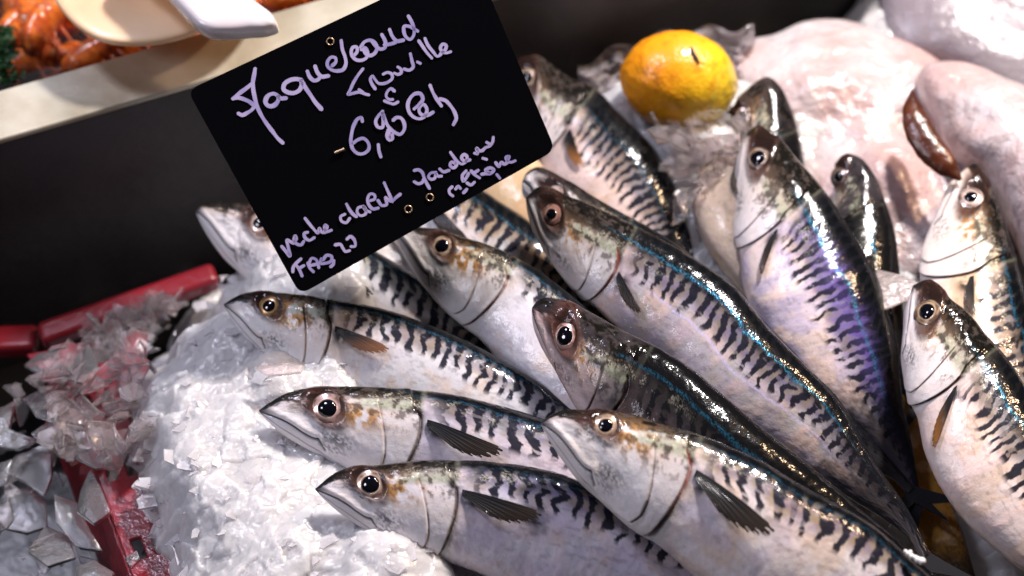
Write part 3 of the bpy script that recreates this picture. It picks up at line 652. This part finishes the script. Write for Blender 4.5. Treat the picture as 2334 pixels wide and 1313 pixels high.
STROKES = [
 (B1, 10, [[(487,165),(475,240),(458,340),(460,420),(480,540),(515,670),(570,790),(640,900),(730,1020),(800,1110),(860,1165)],
           [(455,350),(400,400),(320,460),(240,520),(190,565)], [(190,565),(260,555),(350,580),(440,630),(475,670),(450,710),(380,760),(310,790),(265,770)]]),
 (B1, 11, [[(800,530),(750,500),(690,510),(640,560),(630,620),(670,665),(730,665),(785,620),(805,570),(800,530),(830,560),(900,560)],
           [(1110,310),(1040,300),(950,320),(880,380),(875,440),(930,480),(1010,490),(1090,450),(1120,380),(1110,310),(1160,400),(1230,500),(1310,620),(1385,705)]]),
 (B1, 10, [[(1200,200),(1230,270),(1290,320),(1340,310),(1370,280)], [(1305,130),(1335,210),(1390,265),(1480,258)]]),
 (B2, 9, [[(330,740),(375,690),(370,640),(320,630),(270,680),(265,740),(310,790),(390,810),(470,790),(505,720),(495,630),(460,530),(445,420)],
          [(620,600),(650,560),(645,500),(600,500),(575,560),(590,620),(640,665),(710,670),(770,640),(790,570),(750,510),(710,530)],
          [(700,500),(750,430),(820,410),(880,440),(910,510),(880,580),(820,610),(760,580),(730,520)],
          [(850,430),(890,480),(950,525),(1010,510),(1020,440),(975,340)], [(1010,470),(1080,460),(1150,440)], [(1075,275),(1110,360),(1170,420),(1250,410)],
          [(1320,100),(1360,170),(1390,260),(1385,350),(1340,400),(1290,370),(1260,300),(1265,230),(1330,230),(1400,270),(1435,290)]]),
 (B2, 8, [[(725,785),(660,870),(600,970),(560,1060),(530,1115),(600,1100),(680,1085),(760,1110),(800,1120)], [(680,1055),(720,1080)],
          [(885,1040),(840,970),(825,910),(850,875),(885,920),(930,970),(990,975),(1060,950),(1110,900),(1100,850),(1040,830),(995,850)],
          [(1140,840),(1190,855),(1225,830),(1215,780),(1185,760)], [(1265,785),(1330,800),(1380,760),(1365,680),(1345,590)], [(1440,695),(1470,710)],
          [(1455,420),(1490,470),(1550,560),(1620,640)], [(1535,390),(1570,470),(1640,560),(1700,620),(1735,600)],
          [(1735,590),(1800,530),(1810,480),(1770,460),(1735,510),(1760,560),(1820,575),(1865,560)],
          [(1135,1070),(1095,1040),(1045,1080),(1030,1140),(1070,1180),(1110,1180)], [(1010,1200),(1070,1225),(1130,1240),(1180,1215)]]),
 (B3, 9, [[(565,630),(550,580),(510,590),(440,690),(405,820),(395,950),(430,1060),(510,1120),(600,1110),(665,1040),(650,950),(580,890),(500,910),(430,960)],
          [(805,990),(815,1080),(840,1160)],
          [(865,490),(800,560),(765,640),(800,720),(860,730),(880,640),(865,500),(900,600),(960,720),(1050,800),(1130,830),(1190,760),(1190,660),(1130,580),(1070,580),(1030,615)],
          [(950,770),(935,850),(970,910),(1010,900),(1015,840)], [(965,800),(975,890),(995,850)],
          [(1345,445),(1420,380),(1470,300),(1430,220),(1360,220),(1280,290),(1245,400),(1275,510),(1350,580),(1440,595),(1510,540),(1530,450),(1480,380),(1420,430),(1420,500),(1470,545),(1560,535),(1620,500)],
          [(1580,100),(1630,220),(1690,320),(1745,400)], [(1730,300),(1800,320),(1890,410),(1950,510),(1970,590),(1930,680)]]),
 (B4, 8, [[(120,850),(170,910),(215,965),(200,870),(185,770),(220,790),(260,810)], [(265,790),(295,760),(280,720),(265,770),(300,820),(350,830),(380,790)],
          [(425,680),(390,690),(395,740),(450,775),(505,745)], [(400,515),(450,580),(510,650),(550,690),(570,630),(600,680),(640,680)],
          [(630,660),(665,610),(640,590),(630,640),(660,670),(710,655)],
          [(870,465),(825,490),(830,540),(890,565),(930,515)], [(895,345),(930,410),(980,470),(1010,490)], [(1090,370),(1030,390),(1020,440),(1060,480),(1120,460),(1120,400),(1095,370),(1130,420),(1170,435)],
          [(1180,300),(1230,280),(1225,230),(1180,220),(1145,280),(1160,350),(1210,400),(1270,390)], [(1270,300),(1320,360),(1370,350),(1360,270)],
          [(1345,90),(1380,170),(1420,260),(1440,310)], [(1365,265),(1430,310),(1490,260),(1535,225)],
          [(345,1000),(290,1050),(255,1100),(250,1150)], [(290,1070),(330,1130),(360,1200)], [(330,1110),(380,1080)],
          [(430,1050),(455,1110),(495,1150)], [(440,1060),(480,990),(520,1000),(550,1050),(560,1100)], [(450,1080),(540,1060)],
          [(590,1000),(580,1050),(640,1050),(710,1020),(715,970),(660,955),(610,1010)], [(740,1020),(735,1060),(705,1090)],
          [(760,830),(820,825),(850,870),(880,910),(925,900)], [(900,760),(940,730),(980,760),(990,850),(950,850)]]),
 (B5, 8, [[(310,680),(370,670),(430,710),(460,790),(500,880),(545,960)], [(460,810),(430,870),(370,890),(310,860)],
          [(640,710),(570,720),(530,780),(570,820),(630,800),(650,730),(680,770),(730,770)], [(710,660),(760,700),(850,680)],
          [(950,570),(890,550),(870,600),(920,640),(970,600),(960,530),(880,400)], [(940,480),(1000,550),(1060,580),(1120,540),(1130,450),(1090,430),(1050,480),(1090,530),(1180,515)],
          [(1260,410),(1300,420),(1290,330),(1330,370),(1370,370),(1430,320),(1490,300),(1540,230),(1550,165)], [(1450,240),(1500,270)], [(1390,490),(1440,505)],
          [(900,940),(855,990),(870,1050),(910,1080)], [(960,970),(1000,930),(1030,960)], [(1085,1030),(1130,980)],
          [(1120,690),(1065,760),(1080,850),(1130,790),(1160,730)], [(1140,880),(1200,910),(1250,870)], [(1205,690),(1260,750),(1330,795)], [(1250,720),(1310,680)],
          [(1370,740),(1430,730),(1500,730),(1560,670),(1500,640),(1430,680),(1480,710)], [(1610,750),(1650,800)],
          [(1590,560),(1640,620),(1680,550),(1720,580),(1780,550)], [(1780,520),(1800,460),(1750,470),(1780,540),(1840,550),(1890,530)]]),
]
V = []; F = []
cnt = 0
for (sc, ox, oy), wpx, lst in STROKES:
    for st in lst:
        s = np.array(st, float)/sc+np.array([ox, oy])
        s = smoothpoly(s, 6) if len(s) > 2 else s[0]+(s[1]-s[0])*np.linspace(0, 1, 6)[:, None]
        L = np.concatenate([[0], np.cumsum(np.hypot(*np.diff(s, axis=0).T))])
        tg = np.gradient(s, axis=0); tg /= np.linalg.norm(tg, axis=1)[:, None]+1e-9
        # round pen ends
        capA = [s[0]-tg[0]*wpx*.5*k for k in (1.0, .8, .45)]; capB = [s[-1]+tg[-1]*wpx*.5*k for k in (.45, .8, 1.0)]
        wA = [.05, .6, .9]; s2 = np.vstack([capA, s, capB]); tg2 = np.vstack([np.tile(tg[0], (3, 1)), tg, np.tile(tg[-1], (3, 1))])
        ww = np.concatenate([wA, 1+.16*(vn(L*.06+cnt*7, L*0, 5)-.5)*2, wA[::-1]])*wpx*.86/2
        lf = s2+np.stack([-tg2[:, 1], tg2[:, 0]], 1)*ww[:, None]; rt = s2-np.stack([-tg2[:, 1], tg2[:, 0]], 1)*ww[:, None]
        lift = .00030+.000012*(cnt % 40); cnt += 1
        b = len(V); k = len(s2)
        V += list(cardp(lf[:, 0], lf[:, 1], lift))+list(cardp(rt[:, 0], rt[:, 1], lift))
        F += [(b+i, b+k+i, b+k+i+1, b+i+1) for i in range(k-1)]
o = mesh('handwriting', V, F, M_INK, card, smooth=False)
for hx, hy in ((753, 95), (931, 477), (980, 450)):
    th = np.linspace(0, 2*math.pi, 25)[:-1]; th2 = np.linspace(0, 2*math.pi, 9)[:-1]
    Vr = []
    c0 = cardp(hx, hy, .0003); ux = cardp(hx+1, hy, .0003)-c0; uy = cardp(hx, hy+1, .0003)-c0
    for a_ in th:
        for b_ in th2:
            r_ = 8.0+1.7*math.cos(b_); Vr.append(c0+ux*r_*math.cos(a_)+uy*r_*math.sin(a_)-CN*(.0004*math.sin(b_)))
    idx = gridF(24, 8, True).tolist()+[(23*8+j, 23*8+(j+1) % 8, (j+1) % 8, j) for j in range(8)]
    mesh('eyelet', Vr, idx, M_METAL, card)

for (qa, qb) in (((763, 349), (786, 340)),):  # added metal sliver standing in for a lamp reflection on the card
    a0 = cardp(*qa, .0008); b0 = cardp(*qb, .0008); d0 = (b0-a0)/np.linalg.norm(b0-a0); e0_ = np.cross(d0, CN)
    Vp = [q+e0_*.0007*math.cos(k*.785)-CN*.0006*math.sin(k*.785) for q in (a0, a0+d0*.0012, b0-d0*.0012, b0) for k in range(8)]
    mesh('glint_bar', Vp, gridF(4, 8, True), M_METAL, card)

# ------------------------------------------------------------------ star shaped solids (scoop blade, pale fish)
def pillow(name, outline, centre, z, thick, m, parent=None, rings=40, power=2.2, under=.35, noise=0, nsc=30, smoothn=10, seed=0, plane=None):
    o = smoothpoly(outline, smoothn, closed=True); c = np.array(centre, float)
    n = len(o); r = np.sin(np.linspace(0, 1, rings)*math.pi/2)
    px = c[0]+(o[None, :, 0]-c[0])*r[:, None]; py = c[1]+(o[None, :, 1]-c[1])*r[:, None]
    zz = z if np.isscalar(z) else None
    base = P(px, py, z if zz is not None else z(px, py))
    prof = np.clip(1-r**power, 0, 1)**(1/power)
    nrm = -FWD*.6+np.array([0, 0, .4]); nrm /= np.linalg.norm(nrm)
    dz = thick*prof[:, None]*np.ones((1, n))
    if noise: dz = dz+noise*(fbm(base[..., 0]*nsc, base[..., 1]*nsc, seed, 4)-.5)*prof[:, None]**.5
    top = base+nrm*dz[..., None]
    bot = base-nrm*(thick*under*prof)[:, None, None]
    V = np.vstack([top.reshape(-1, 3), bot.reshape(-1, 3)])
    g = gridF(rings, n, True)
    return mesh(name, V, np.vstack([g, g[:, ::-1]+rings*n]), m, parent)

# pale fish at the top right
w3 = pillow('pale_fish', [(1990, -60), (2003, 20), (2028, 92), (2080, 128), (2150, 150), (2240, 190), (2340, 240), (2520, 350), (2560, -120), (2250, -160)], (2260, 40), -.004, .020, M_GFISH, noise=.012, nsc=22, seed=2)
tag(w3, 'greyish wet pale fish crossing the top right corner of the photo', 'fish', 'pale fish on the ice at the top right')
w1 = pillow('pale_fish', [(1660, 130), (1700, 95), (1770, 78), (1830, 52), (1900, 46), (1970, 60), (2060, 98), (2150, 150), (2260, 260), (2360, 420), (2300, 600), (2100, 640), (1960, 640), (1860, 520), (1790, 380), (1700, 230)], (1980, 300), .000, .018, M_WFISH, noise=.016, nsc=34, seed=4)
tag(w1, 'broad pinkish white fish lying between the lemon and the brown liver', 'fish', 'pale fish on the ice at the top right')
w2 = pillow('pale_fish', [(2088, 182), (2098, 158), (2130, 146), (2200, 150), (2260, 172), (2340, 210), (2520, 330), (2560, 700), (2400, 700), (2300, 520), (2235, 400), (2190, 372), (2150, 330), (2125, 270), (2098, 225)], (2290, 330), .020, .024, M_WFISH, noise=.014, nsc=26, seed=6)
tag(w2, 'plump pink fish with glints at the right edge, lying over the brown liver', 'fish', 'pale fish on the ice at the top right')
def tube(name, pts, radii, zs, m, parent=None, seg=20, flat=.6, noise=0, seed=0):
    pts = smoothpoly(pts, 8); n = len(pts)
    k = np.linspace(0, 1, n); R = np.interp(k, np.linspace(0, 1, len(radii)), radii)/5000.; Z = np.interp(k, np.linspace(0, 1, len(zs)), zs)
    c = P(pts[:, 0], pts[:, 1], Z); t = np.gradient(c, axis=0); t /= np.linalg.norm(t, axis=1)[:, None]
    e = np.cross(t, FWD); e /= np.linalg.norm(e, axis=1)[:, None]; u = np.cross(e, t)
    th = np.linspace(0, 2*math.pi, seg+1)[:-1]
    rr = R[:, None]*(1+noise*(fbm(k[:, None]*12+0*th, th[None]*2+0*k[:, None], seed)-.5))
    V = c[:, None]+e[:, None]*(np.cos(th)[None]*rr)[..., None]+u[:, None]*(np.sin(th)[None]*rr*flat)[..., None]
    return mesh(name, V.reshape(-1, 3), np.vstack([gridF(n, seg, True)]), m, parent)
lv = tube('fish_liver', [(2080, 205), (2080, 240), (2092, 290), (2118, 335), (2150, 372), (2190, 410)], [2, 24, 33, 34, 33, 26, 4], [.046, .044, .042, .04], M_LIVER, noise=.3)
tag(lv, 'shiny dark brown liver curled between the two pink fish', 'liver')

# lemon
lc = P(1547., 183., .030)
n1_, n2_ = 90, 120
thg, phg = np.meshgrid(np.linspace(0, math.pi, n1_), np.linspace(0, 2*math.pi, n2_+1)[:-1], indexing='ij')
r0 = 1+.012*(fbm(thg*4, phg*3, 3)-.5)*4
r0 = r0+.025*np.exp(-(thg/.22)**2)+.03*np.exp(-((math.pi-thg)/.22)**2)
lx = np.cos(thg)*r0; ly = np.sin(thg)*np.cos(phg)*r0; lz = np.sin(thg)*np.sin(phg)*r0
ax = RIGHT*math.cos(.12)-UP*math.sin(.12); ay = np.cross(-FWD, ax); az = -FWD
LV = lc+ax*(lx*.0272)[..., None]+ay*(ly*.0232)[..., None]+az*(lz*.0232)[..., None]
k_ = sstep(lx-.25*ly+.25*(fbm(thg*5, phg*2, 9)-.5), -.5, .75)
lcx = mix(np.ones(LV.shape)*np.array([.88, .32, .008]), np.array([.86, .56, .02]), k_)
lcx = mix(lcx, np.array([.42, .42, .05]), sstep(k_, .85, 1.)*.5*sstep(fbm(thg*9, phg*5, 12), .35, .6))
lcx = mix(lcx, np.array([.55, .16, .01]), sstep(fbm(thg*8+3, phg*5, 14), .58, .72)*.5)
lem = thing('lemon', 'whole lemon resting in the ice with a short black mark on its peel', 'lemon', tuple(lc-az*.02))
mesh('peel', LV.reshape(-1, 3), gridF(n1_, n2_, True), M_LEMON, lem, cols=lcx.reshape(-1, 3))
mk = [];
for i, (mx, my) in enumerate([(1568, 118), (1571, 130), (1577, 142), (1585, 155)]):
    dx = mx-1547; dy = my-183
    a_ = dx/139; b_ = -dy/111; zz_ = math.sqrt(max(.05, 1-a_*a_-b_*b_))
    mk.append(lc+RIGHT*(a_*.0274)+UP*(b_*.0230)-FWD*(zz_*.0238))
mk = np.array(mk); tt_ = np.linspace(0, 1, 4)
Vm = []; 
for i, c0 in enumerate(mk):
    w_ = [.0005, .0010, .0011, .0006][i]
    for a_ in np.linspace(0, 2*math.pi, 9)[:-1]: Vm.append(c0+RIGHT*w_*math.cos(a_)-FWD*w_*.6*math.sin(a_))
mesh('stem_mark', Vm, gridF(4, 8, True), mat('black_mark', base=(.02, .012, .006), rough=.6), lem)

# ------------------------------------------------------------------ ice shards one can tell apart
def shard(name, poly, z, th, label, m=M_SHARD, tilt=(0, 0), cat='ice shard', group='ice shards round the crate', seed=0):
    p = smoothpoly(poly, 1, closed=True); p = p+RNG.normal(size=p.shape)*3; c = p.mean(0); n = len(p)
    z_ = z+tilt[0]*(p[:, 0]-c[0])/5000+tilt[1]*(p[:, 1]-c[1])/5000
    # inner ring to carry an uneven face
    top = P(p[:, 0], p[:, 1], z_); mid = top.mean(0)+[0, 0, th*.35]
    inn = mid+(top-mid)*.6+np.array([0, 0, 1])*th*.25*np.array([math.sin(i*.9+seed) for i in range(n)])[:, None]
    bot = top-np.array([0, 0, th]); bm_ = bot.mean(0)
    V = np.vstack([mid[None], inn, top, bot, bm_[None]])
    F = [(0, 1+i, 1+(i+1) % n) for i in range(n)]+[(1+i, 1+n+i, 1+n+(i+1) % n, 1+(i+1) % n) for i in range(n)]
    F += [(1+n+i, 1+2*n+i, 1+2*n+(i+1) % n, 1+n+(i+1) % n) for i in range(n)]+[(1+3*n, 1+2*n+(i+1) % n, 1+2*n+i) for i in range(n)]
    o = mesh(name, V, F, m, smooth=True)
    md = o.modifiers.new('bevel', 'BEVEL'); md.width = .0006; md.segments = 3
    return tag(o, label, cat, group)
Z = lambda l: [(x/1.744, y/1.744+560) for x, y in l]
SH = [
 ([(20,970),(110,962),(170,1000),(192,1100),(130,1140),(40,1132),(-30,1070)], -.018, 'round ended grey ice slab at the left edge, lowest big one', (0, .1)),
 ([(60,825),(140,812),(205,815),(215,900),(190,985),(110,945),(30,900)], -.012, 'bumpy grey ice piece near the left edge, over the round ended slab', (.3, .1)),
 ([(180,1108),(250,1130),(322,1215),(200,1278),(118,1250)], -.010, 'orange glowing triangular ice piece in the bottom left corner', (0, .5)),
 ([(215,985),(262,972),(330,1090),(412,1200),(380,1240),(290,1180)], -.008, 'long narrow ice splinter pointing down right beside the red crate', (-.2, 0)),
 ([(355,890),(400,960),(437,1062),(370,1100),(296,1060),(320,970)], .002, 'clear ice plate leaning on the left edge of the red crate slot', (.4, .2)),
 ([(92,480),(180,418),(248,408),(230,480),(160,520)], -.012, 'grey ice chip beside the left end of the back crate bar', (.2, 0)),
 ([(240,520),(300,430),(345,385),(395,460),(335,545)], -.002, 'standing ice chip in front of the back crate bar', (0, .6)),
 ([(120,745),(200,698),(305,742),(292,803),(200,782)], -.004, 'flat ice piece spreading left of the pink slush', (0, .1)),
 ([(-40,668),(60,608),(42,752),(162,782),(20,810),(-60,780)], -.010, 'ragged ice piece cut by the left edge of the photo at mid height', (0, 0)),
 ([(298,742),(420,728),(505,832),(480,872),(380,882),(300,850)], .006, 'wide clear ice plate just above the two crate holes', (0, -.2)),
 ([(495,1245),(545,1208),(556,1240),(520,1288)], .010, 'small ice chip stuck to the front end of the crate', (0, 0)),
 ([(100,600),(180,560),(250,620),(230,690),(150,690)], .000, 'lumpy white ice chunk above the flat piece at the left', (.2, .2)),
 ([(-20,860),(40,830),(20,960),(-40,980)], -.016, 'thin ice sliver at the left edge beside the bumpy grey piece', (.2, 0)),
 ([(300,1280),(350,1255),(450,1300),(400,1360),(300,1350)], -.004, 'dark wet ice piece at the bottom edge left of the crate', (0, .3)),
]
for i, (pl, z, lb, tl) in enumerate(SH): shard('ice_shard', Z(pl), z, .0030, lb, tilt=tl, seed=i)
for i, (pl, z, th, lb, tl) in enumerate([
 ([(2000, 612), (2060, 628), (2110, 650), (2075, 680), (2035, 700), (1995, 712)], .030, .0012, 'grey wedge of clear ice between the purple backed fish and the one at its right', (.1, .1)),
 ([(578, 838), (620, 826), (680, 826), (708, 838), (680, 850), (620, 856), (585, 852)], .048, .002, 'oval pinkish ice lens glowing below the head of the half sunk mackerel', (0, 0)),
]): shard('ice_shard', pl, z, th, lb, tilt=tl, m=(M_FROST, M_FROST)[i], seed=i+30, group='ice pieces among the fish')
# crumpled clear film left of the lemon
nu = 60
ug, vg = np.meshgrid(np.linspace(0, 1, nu), np.linspace(0, 1, nu), indexing='ij')
pxg = 1318+ug*400+vg*20*np.sin(ug*9); pyg = 150-75*np.sin(np.clip(ug*2.2, 0, 1.5708))-12*ug+10*np.sin(ug*23)+vg*150
pyg = np.where(vg > .0, pyg, pyg)
cr = fbm(ug*5, vg*5, 3, 4); cr2 = np.abs(fbm(ug*9, vg*7, 8, 3)-.5)
fv = P(pxg, pyg, -.004+.022*cr+.03*cr2-.012*vg)
fo = mesh('plastic_film', fv.reshape(-1, 3), gridF(nu, nu), M_FILM, smooth=False)
tag(fo, 'crumpled clear plastic film sticking up behind and left of the lemon', 'plastic film')
sd = fo.modifiers.new('thickness', 'SOLIDIFY'); sd.thickness = .0004

# ------------------------------------------------------------------ red crate
crate = thing('fish_crate', 'red slotted plastic crate edge showing through the ice at the left', 'crate', tuple(P(300., 1100., -.03)))
def panel(name, A, B, C_, D_, zs, nu, nv, holes, th):
    us = np.linspace(0, 1, nu+1); vs = np.linspace(0, 1, nv+1); V = []
    A, B, C_, D_ = [np.array(q, float) for q in (A, B, C_, D_)]
    for u in us:
        for v_ in vs:
            p = (A*(1-u)+B*u)*(1-v_)+(D_*(1-u)+C_*u)*v_; z = (zs[0]*(1-u)+zs[1]*u)*(1-v_)+(zs[3]*(1-u)+zs[2]*u)*v_
            V.append(P(p[0], p[1], z))
    F = [(i*(nv+1)+j, (i+1)*(nv+1)+j, (i+1)*(nv+1)+j+1, i*(nv+1)+j+1) for i in range(nu) for j in range(nv) if (i, j) not in holes]
    o = mesh(name, V, F, M_RED, crate, smooth=False)
    sd = o.modifiers.new('thickness', 'SOLIDIFY'); sd.thickness = th; sd.offset = 0
    bv = o.modifiers.new('bevel', 'BEVEL'); bv.width = .0008; bv.segments = 3
    return o
holes = set((i, j) for i in (4, 5, 6, 13, 14, 15, 16, 26, 27, 28) for j in (1, 3))
panel('slotted_base', (138, 850), (318, 1360), (430, 1325), (250, 825), (-.010, .000, .000, -.010), 34, 5, holes, .0022)
panel('side_wall', (88, 905), (262, 1370), (317, 1358), (137, 848), (-.045, -.035, -.0005, -.0105), 20, 2, set(), .0022)
panel('crate_corner', (60, 810), (140, 905), (345, 990), (330, 760), (-.024, -.022, -.012, -.014), 6, 6, {(2, 3), (3, 3)}, .0022)
def bar(name, p0, p1, z0, z1, w, h):
    a = P(*map(float, p0), z0); b = P(*map(float, p1), z1)
    return prism_along(a, b, [(0, 0), (w, 0), (w, -h), (0, -h)], name, M_RED, crate, .003)
bar('crate_rim', (95, 778), (500, 636), -.028, -.026, .012, .010)
bar('crate_rim', (-120, 800), (80, 790), -.034, -.034, .014, .010)

# ------------------------------------------------------------------ scoop
sc_ = thing('scoop', 'cream plastic scoop with a white handle lying on the tray edge', 'scoop', tuple(P(450., 60., .08)))
pillow('blade', [(95, -70), (130, 10), (175, 62), (235, 95), (310, 104), (400, 92), (480, 62), (560, 20), (620, -60), (500, -200), (250, -200)], (340, -20), .084, .005, M_SCOOP, sc_, power=5, under=.6)
hx = [(290, -90), (345, -40), (392, 8), (430, 48), (456, 72), (480, 82), (520, 84), (570, 80), (615, 75), (634, 66), (630, 50), (606, 28), (562, 0), (510, -40), (440, -100)]
pillow('handle', hx, (505, 5), .104, .010, M_HANDLE, sc_, power=4.5, under=.8)

# ------------------------------------------------------------------ cooked prawns behind the tray edge
def prawn(px, py, z, ang, size, curl, label, seed):
    rng = np.random.default_rng(seed)
    c0 = P(float(px), float(py), z)
    n = 90; s = np.linspace(0, 1, n)
    th = ang+curl*(s-.3)*1.2
    dx = np.cos(th); dy = np.sin(th)
    x = np.cumsum(dx)/n*size; y = np.cumsum(dy)/n*size
    R = size*.15*np.interp(s, [0, .04, .15, .35, .5, .8, .93, 1], [.25, .65, 1.0, 1.12, 1.0, .68, .42, .2])
    seg = np.where(s > .36, ((s-.36)*10) % 1, .5)
    R = R*(1+.12*np.where(s > .36, seg-.5, 0))
    cen = c0+np.stack([x, y, size*.10*np.sin(s*3)], 1)
    t = np.gradient(cen, axis=0); t /= np.linalg.norm(t, axis=1)[:, None]
    e = np.cross(t, [0, 0, 1.]); e /= np.linalg.norm(e, axis=1)[:, None]; u = np.cross(e, t)
    a = np.linspace(0, 2*math.pi, 25)[:-1]
    V = cen[:, None]+e[:, None]*(np.cos(a)*R[:, None]*.85)[..., None]+u[:, None]*(np.sin(a)*R[:, None])[..., None]
    nz = fbm(s[:, None]*14+seed+0*a, np.cos(a)[None]*2+0*s[:, None], seed, 3)
    col = mix(np.ones((n, 24, 3))*np.array([.80, .20, .03]), np.array([.42, .05, .012]), sstep(nz, .4, .65))
    col = mix(col, np.array([.85, .45, .20]), sstep(nz, .6, .8)*.6)
    col = mix(col, np.array([.30, .04, .01]), (np.where(s > .36, gauss(seg-.02, .1), 0))[:, None]*np.ones(24)*.8)
    root = thing('prawn', label, 'prawn', tuple(c0), 'cooked prawns behind the tray edge')
    mesh('shell', V.reshape(-1, 3), gridF(n, 24, True), M_SHRIMP, root, cols=col.reshape(-1, 3))
    # legs and feelers
    VV = []; FF = []
    def thin(p, r):
        p = np.array(p); b = len(VV); t = np.gradient(p, axis=0); t /= np.linalg.norm(t, axis=1)[:, None]+1e-9
        e = np.cross(t, [.1, .2, 1.]); e /= np.linalg.norm(e, axis=1)[:, None]+1e-9; u = np.cross(e, t)
        for i in range(len(p)):
            for k in range(5): VV.append(p[i]+(e[i]*math.cos(k*1.2566)+u[i]*math.sin(k*1.2566))*r*(1-.6*i/len(p)))
        FF.extend([(b+i*5+k, b+i*5+(k+1) % 5, b+(i+1)*5+(k+1) % 5, b+(i+1)*5+k) for i in range(len(p)-1) for k in range(5)])
    for i in range(5):
        q = cen[18+i*7]; d = e[18+i*7]*(1 if curl > 0 else -1)
        thin([q+d*R[20]*.6, q+d*size*.22+np.array([0, 0, .002]), q+d*size*.34-np.array([0, 0, .004])+t[18]*size*.05], size*.014)
    for k in (-1, 1):
        thin([cen[0], cen[0]-t[0]*size*.3+e[0]*k*size*.1+[0, 0, size*.1], cen[0]-t[0]*size*.7+e[0]*k*size*.35+[0, 0, size*.05]], size*.008)
    VV = np.array(VV)
    mesh('legs', VV, FF, M_SHRIMP, root, cols=np.ones((len(VV), 3))*np.array([.55, .10, .02]))
    ang2 = th[-1]; tip = cen[-1]
    Vt = [tip]; 
    for k, (dA, Lk) in enumerate([(-.7, .12), (-.4, .17), (-.15, .15), (.15, .15), (.4, .17), (.7, .12)]): Vt.append(tip+size*Lk*np.array([math.cos(ang2+dA), math.sin(ang2+dA), .1]))
    to = mesh('tail_fan', Vt, [(0, i, i+1) for i in range(1, 6)], M_SHRIMP, root, smooth=False, cols=np.ones((7, 3))*np.array([.62, .12, .03]))
    sd = to.modifiers.new('thickness', 'SOLIDIFY'); sd.thickness = .0006
PR = [(30, 50, .060, .3, .060, 1.9, 'orange prawn in the very top left corner, above the parsley'),
      (75, 130, .066, 1.2, .052, -1.6, 'orange prawn right of the parsley, its back against the tray edge'),
      (20, 5, .058, -.4, .062, 1.6, 'prawn cut by the top edge at the far left'),
      (140, 160, .062, .55, .050, .9, 'reddish prawn lying along the tray edge under the scoop blade'),
      (110, 60, .052, 2.2, .055, 1.5, 'dark red prawn in the shadow left of the scoop blade'),
      (215, 130, .058, .4, .045, 1.2, 'prawn end poking out below the scoop blade'),
      (290, 115, .056, .2, .050, -1.0, 'orange prawn under the lowest point of the scoop blade'),
      (600, 5, .060, .2, .055, 1.2, 'orange prawn just right of the scoop handle'),
      (660, -10, .058, .3, .055, -1.4, 'prawn at the top edge where the tray edge leaves the photo'),
      (-30, 120, .055, .9, .060, 1.2, 'prawn cut by the left edge behind the parsley'),
      (180, 70, .040, 1.0, .055, 1.3, 'deep lying prawn in the dark beside the scoop blade'),
      (380, 70, .050, .1, .055, 1.4, 'prawn hidden under the scoop near its handle')]
PR += [(60, 20, .050, 2.6, .05, 1.2, 'prawn half buried at the top edge above the two left ones'),
      (150, 110, .048, -.5, .05, 1.4, 'prawn with crossed legs between the parsley and the scoop blade'),
      (10, 165, .050, .2, .05, -1.2, 'prawn under the parsley, touching the tray edge'),
      (250, 60, .044, 1.8, .05, 1.2, 'prawn hidden beneath the scoop blade'),
      (640, 25, .046, .3, .05, 1.2, 'low orange prawn between the scoop handle and the top edge'),
      (90, -20, .052, .9, .055, -1.3, 'prawn cut by the top edge beside the scoop blade')]
for i, p_ in enumerate(PR): prawn(p_[0], p_[1], p_[2]-.042, *p_[3:], seed=i+50)
# parsley
pr = thing('parsley_sprig', 'dark green curly parsley sprig at the left edge beside the prawns', 'parsley', tuple(P(5., 150., .03)))
V = []; F = []; rng = np.random.default_rng(9)
for i in range(420):
    px = rng.normal(2, 16); py = rng.uniform(60, 190); zc = .040+rng.normal()*.004
    c0 = P(px, py, zc); r = rng.uniform(.0012, .003); nrm = rng.normal(size=3)+[0, 0, .8]; nrm /= np.linalg.norm(nrm)
    t = np.cross(nrm, rng.normal(size=3)); t /= np.linalg.norm(t); b = np.cross(nrm, t); k0 = len(V)
    for k in range(7):
        rr = r*(1 if k % 2 else .55); V.append(c0+t*rr*math.cos(k*.9)+b*rr*math.sin(k*.9)+nrm*r*.2*(k % 2))
    F.append(tuple(range(k0, k0+7)))
mesh('leaves', V, F, M_HERB, pr, smooth=False)
sp = P(np.array([-20., 0, 10]), np.array([200., 130, 60]), np.array([.032, .037, .040]))
mesh('stem', [q+np.array([math.cos(k)*.0008, 0, math.sin(k)*.0008]) for q in sp for k in (0, 1.57, 3.14, 4.71)], gridF(3, 4, True).tolist(), M_HERB, pr)

# ------------------------------------------------------------------ small white foam beads
for i, (bx, by, br) in enumerate([(2064, 1257, 4), (2070, 1262, 5), (2078, 1268, 5.5), (2086, 1271, 5), (2092, 1276, 6.5), (2101, 1279, 7.5), (2075, 1258, 4)]):
    c0 = P(float(bx), float(by), .083); 
    a_, b_ = np.meshgrid(np.linspace(0, math.pi, 12), np.linspace(0, 2*math.pi, 17)[:-1], indexing='ij')
    Vb = c0+np.stack([np.sin(a_)*np.cos(b_), np.sin(a_)*np.sin(b_), np.cos(a_)], -1)*br/5000
    tag(mesh('foam_bead', Vb.reshape(-1, 3), gridF(12, 16, True), M_BEAD), 'tiny white foam bead in the little row on the big front mackerel\'s back', 'foam bead', 'foam beads on the front mackerel')
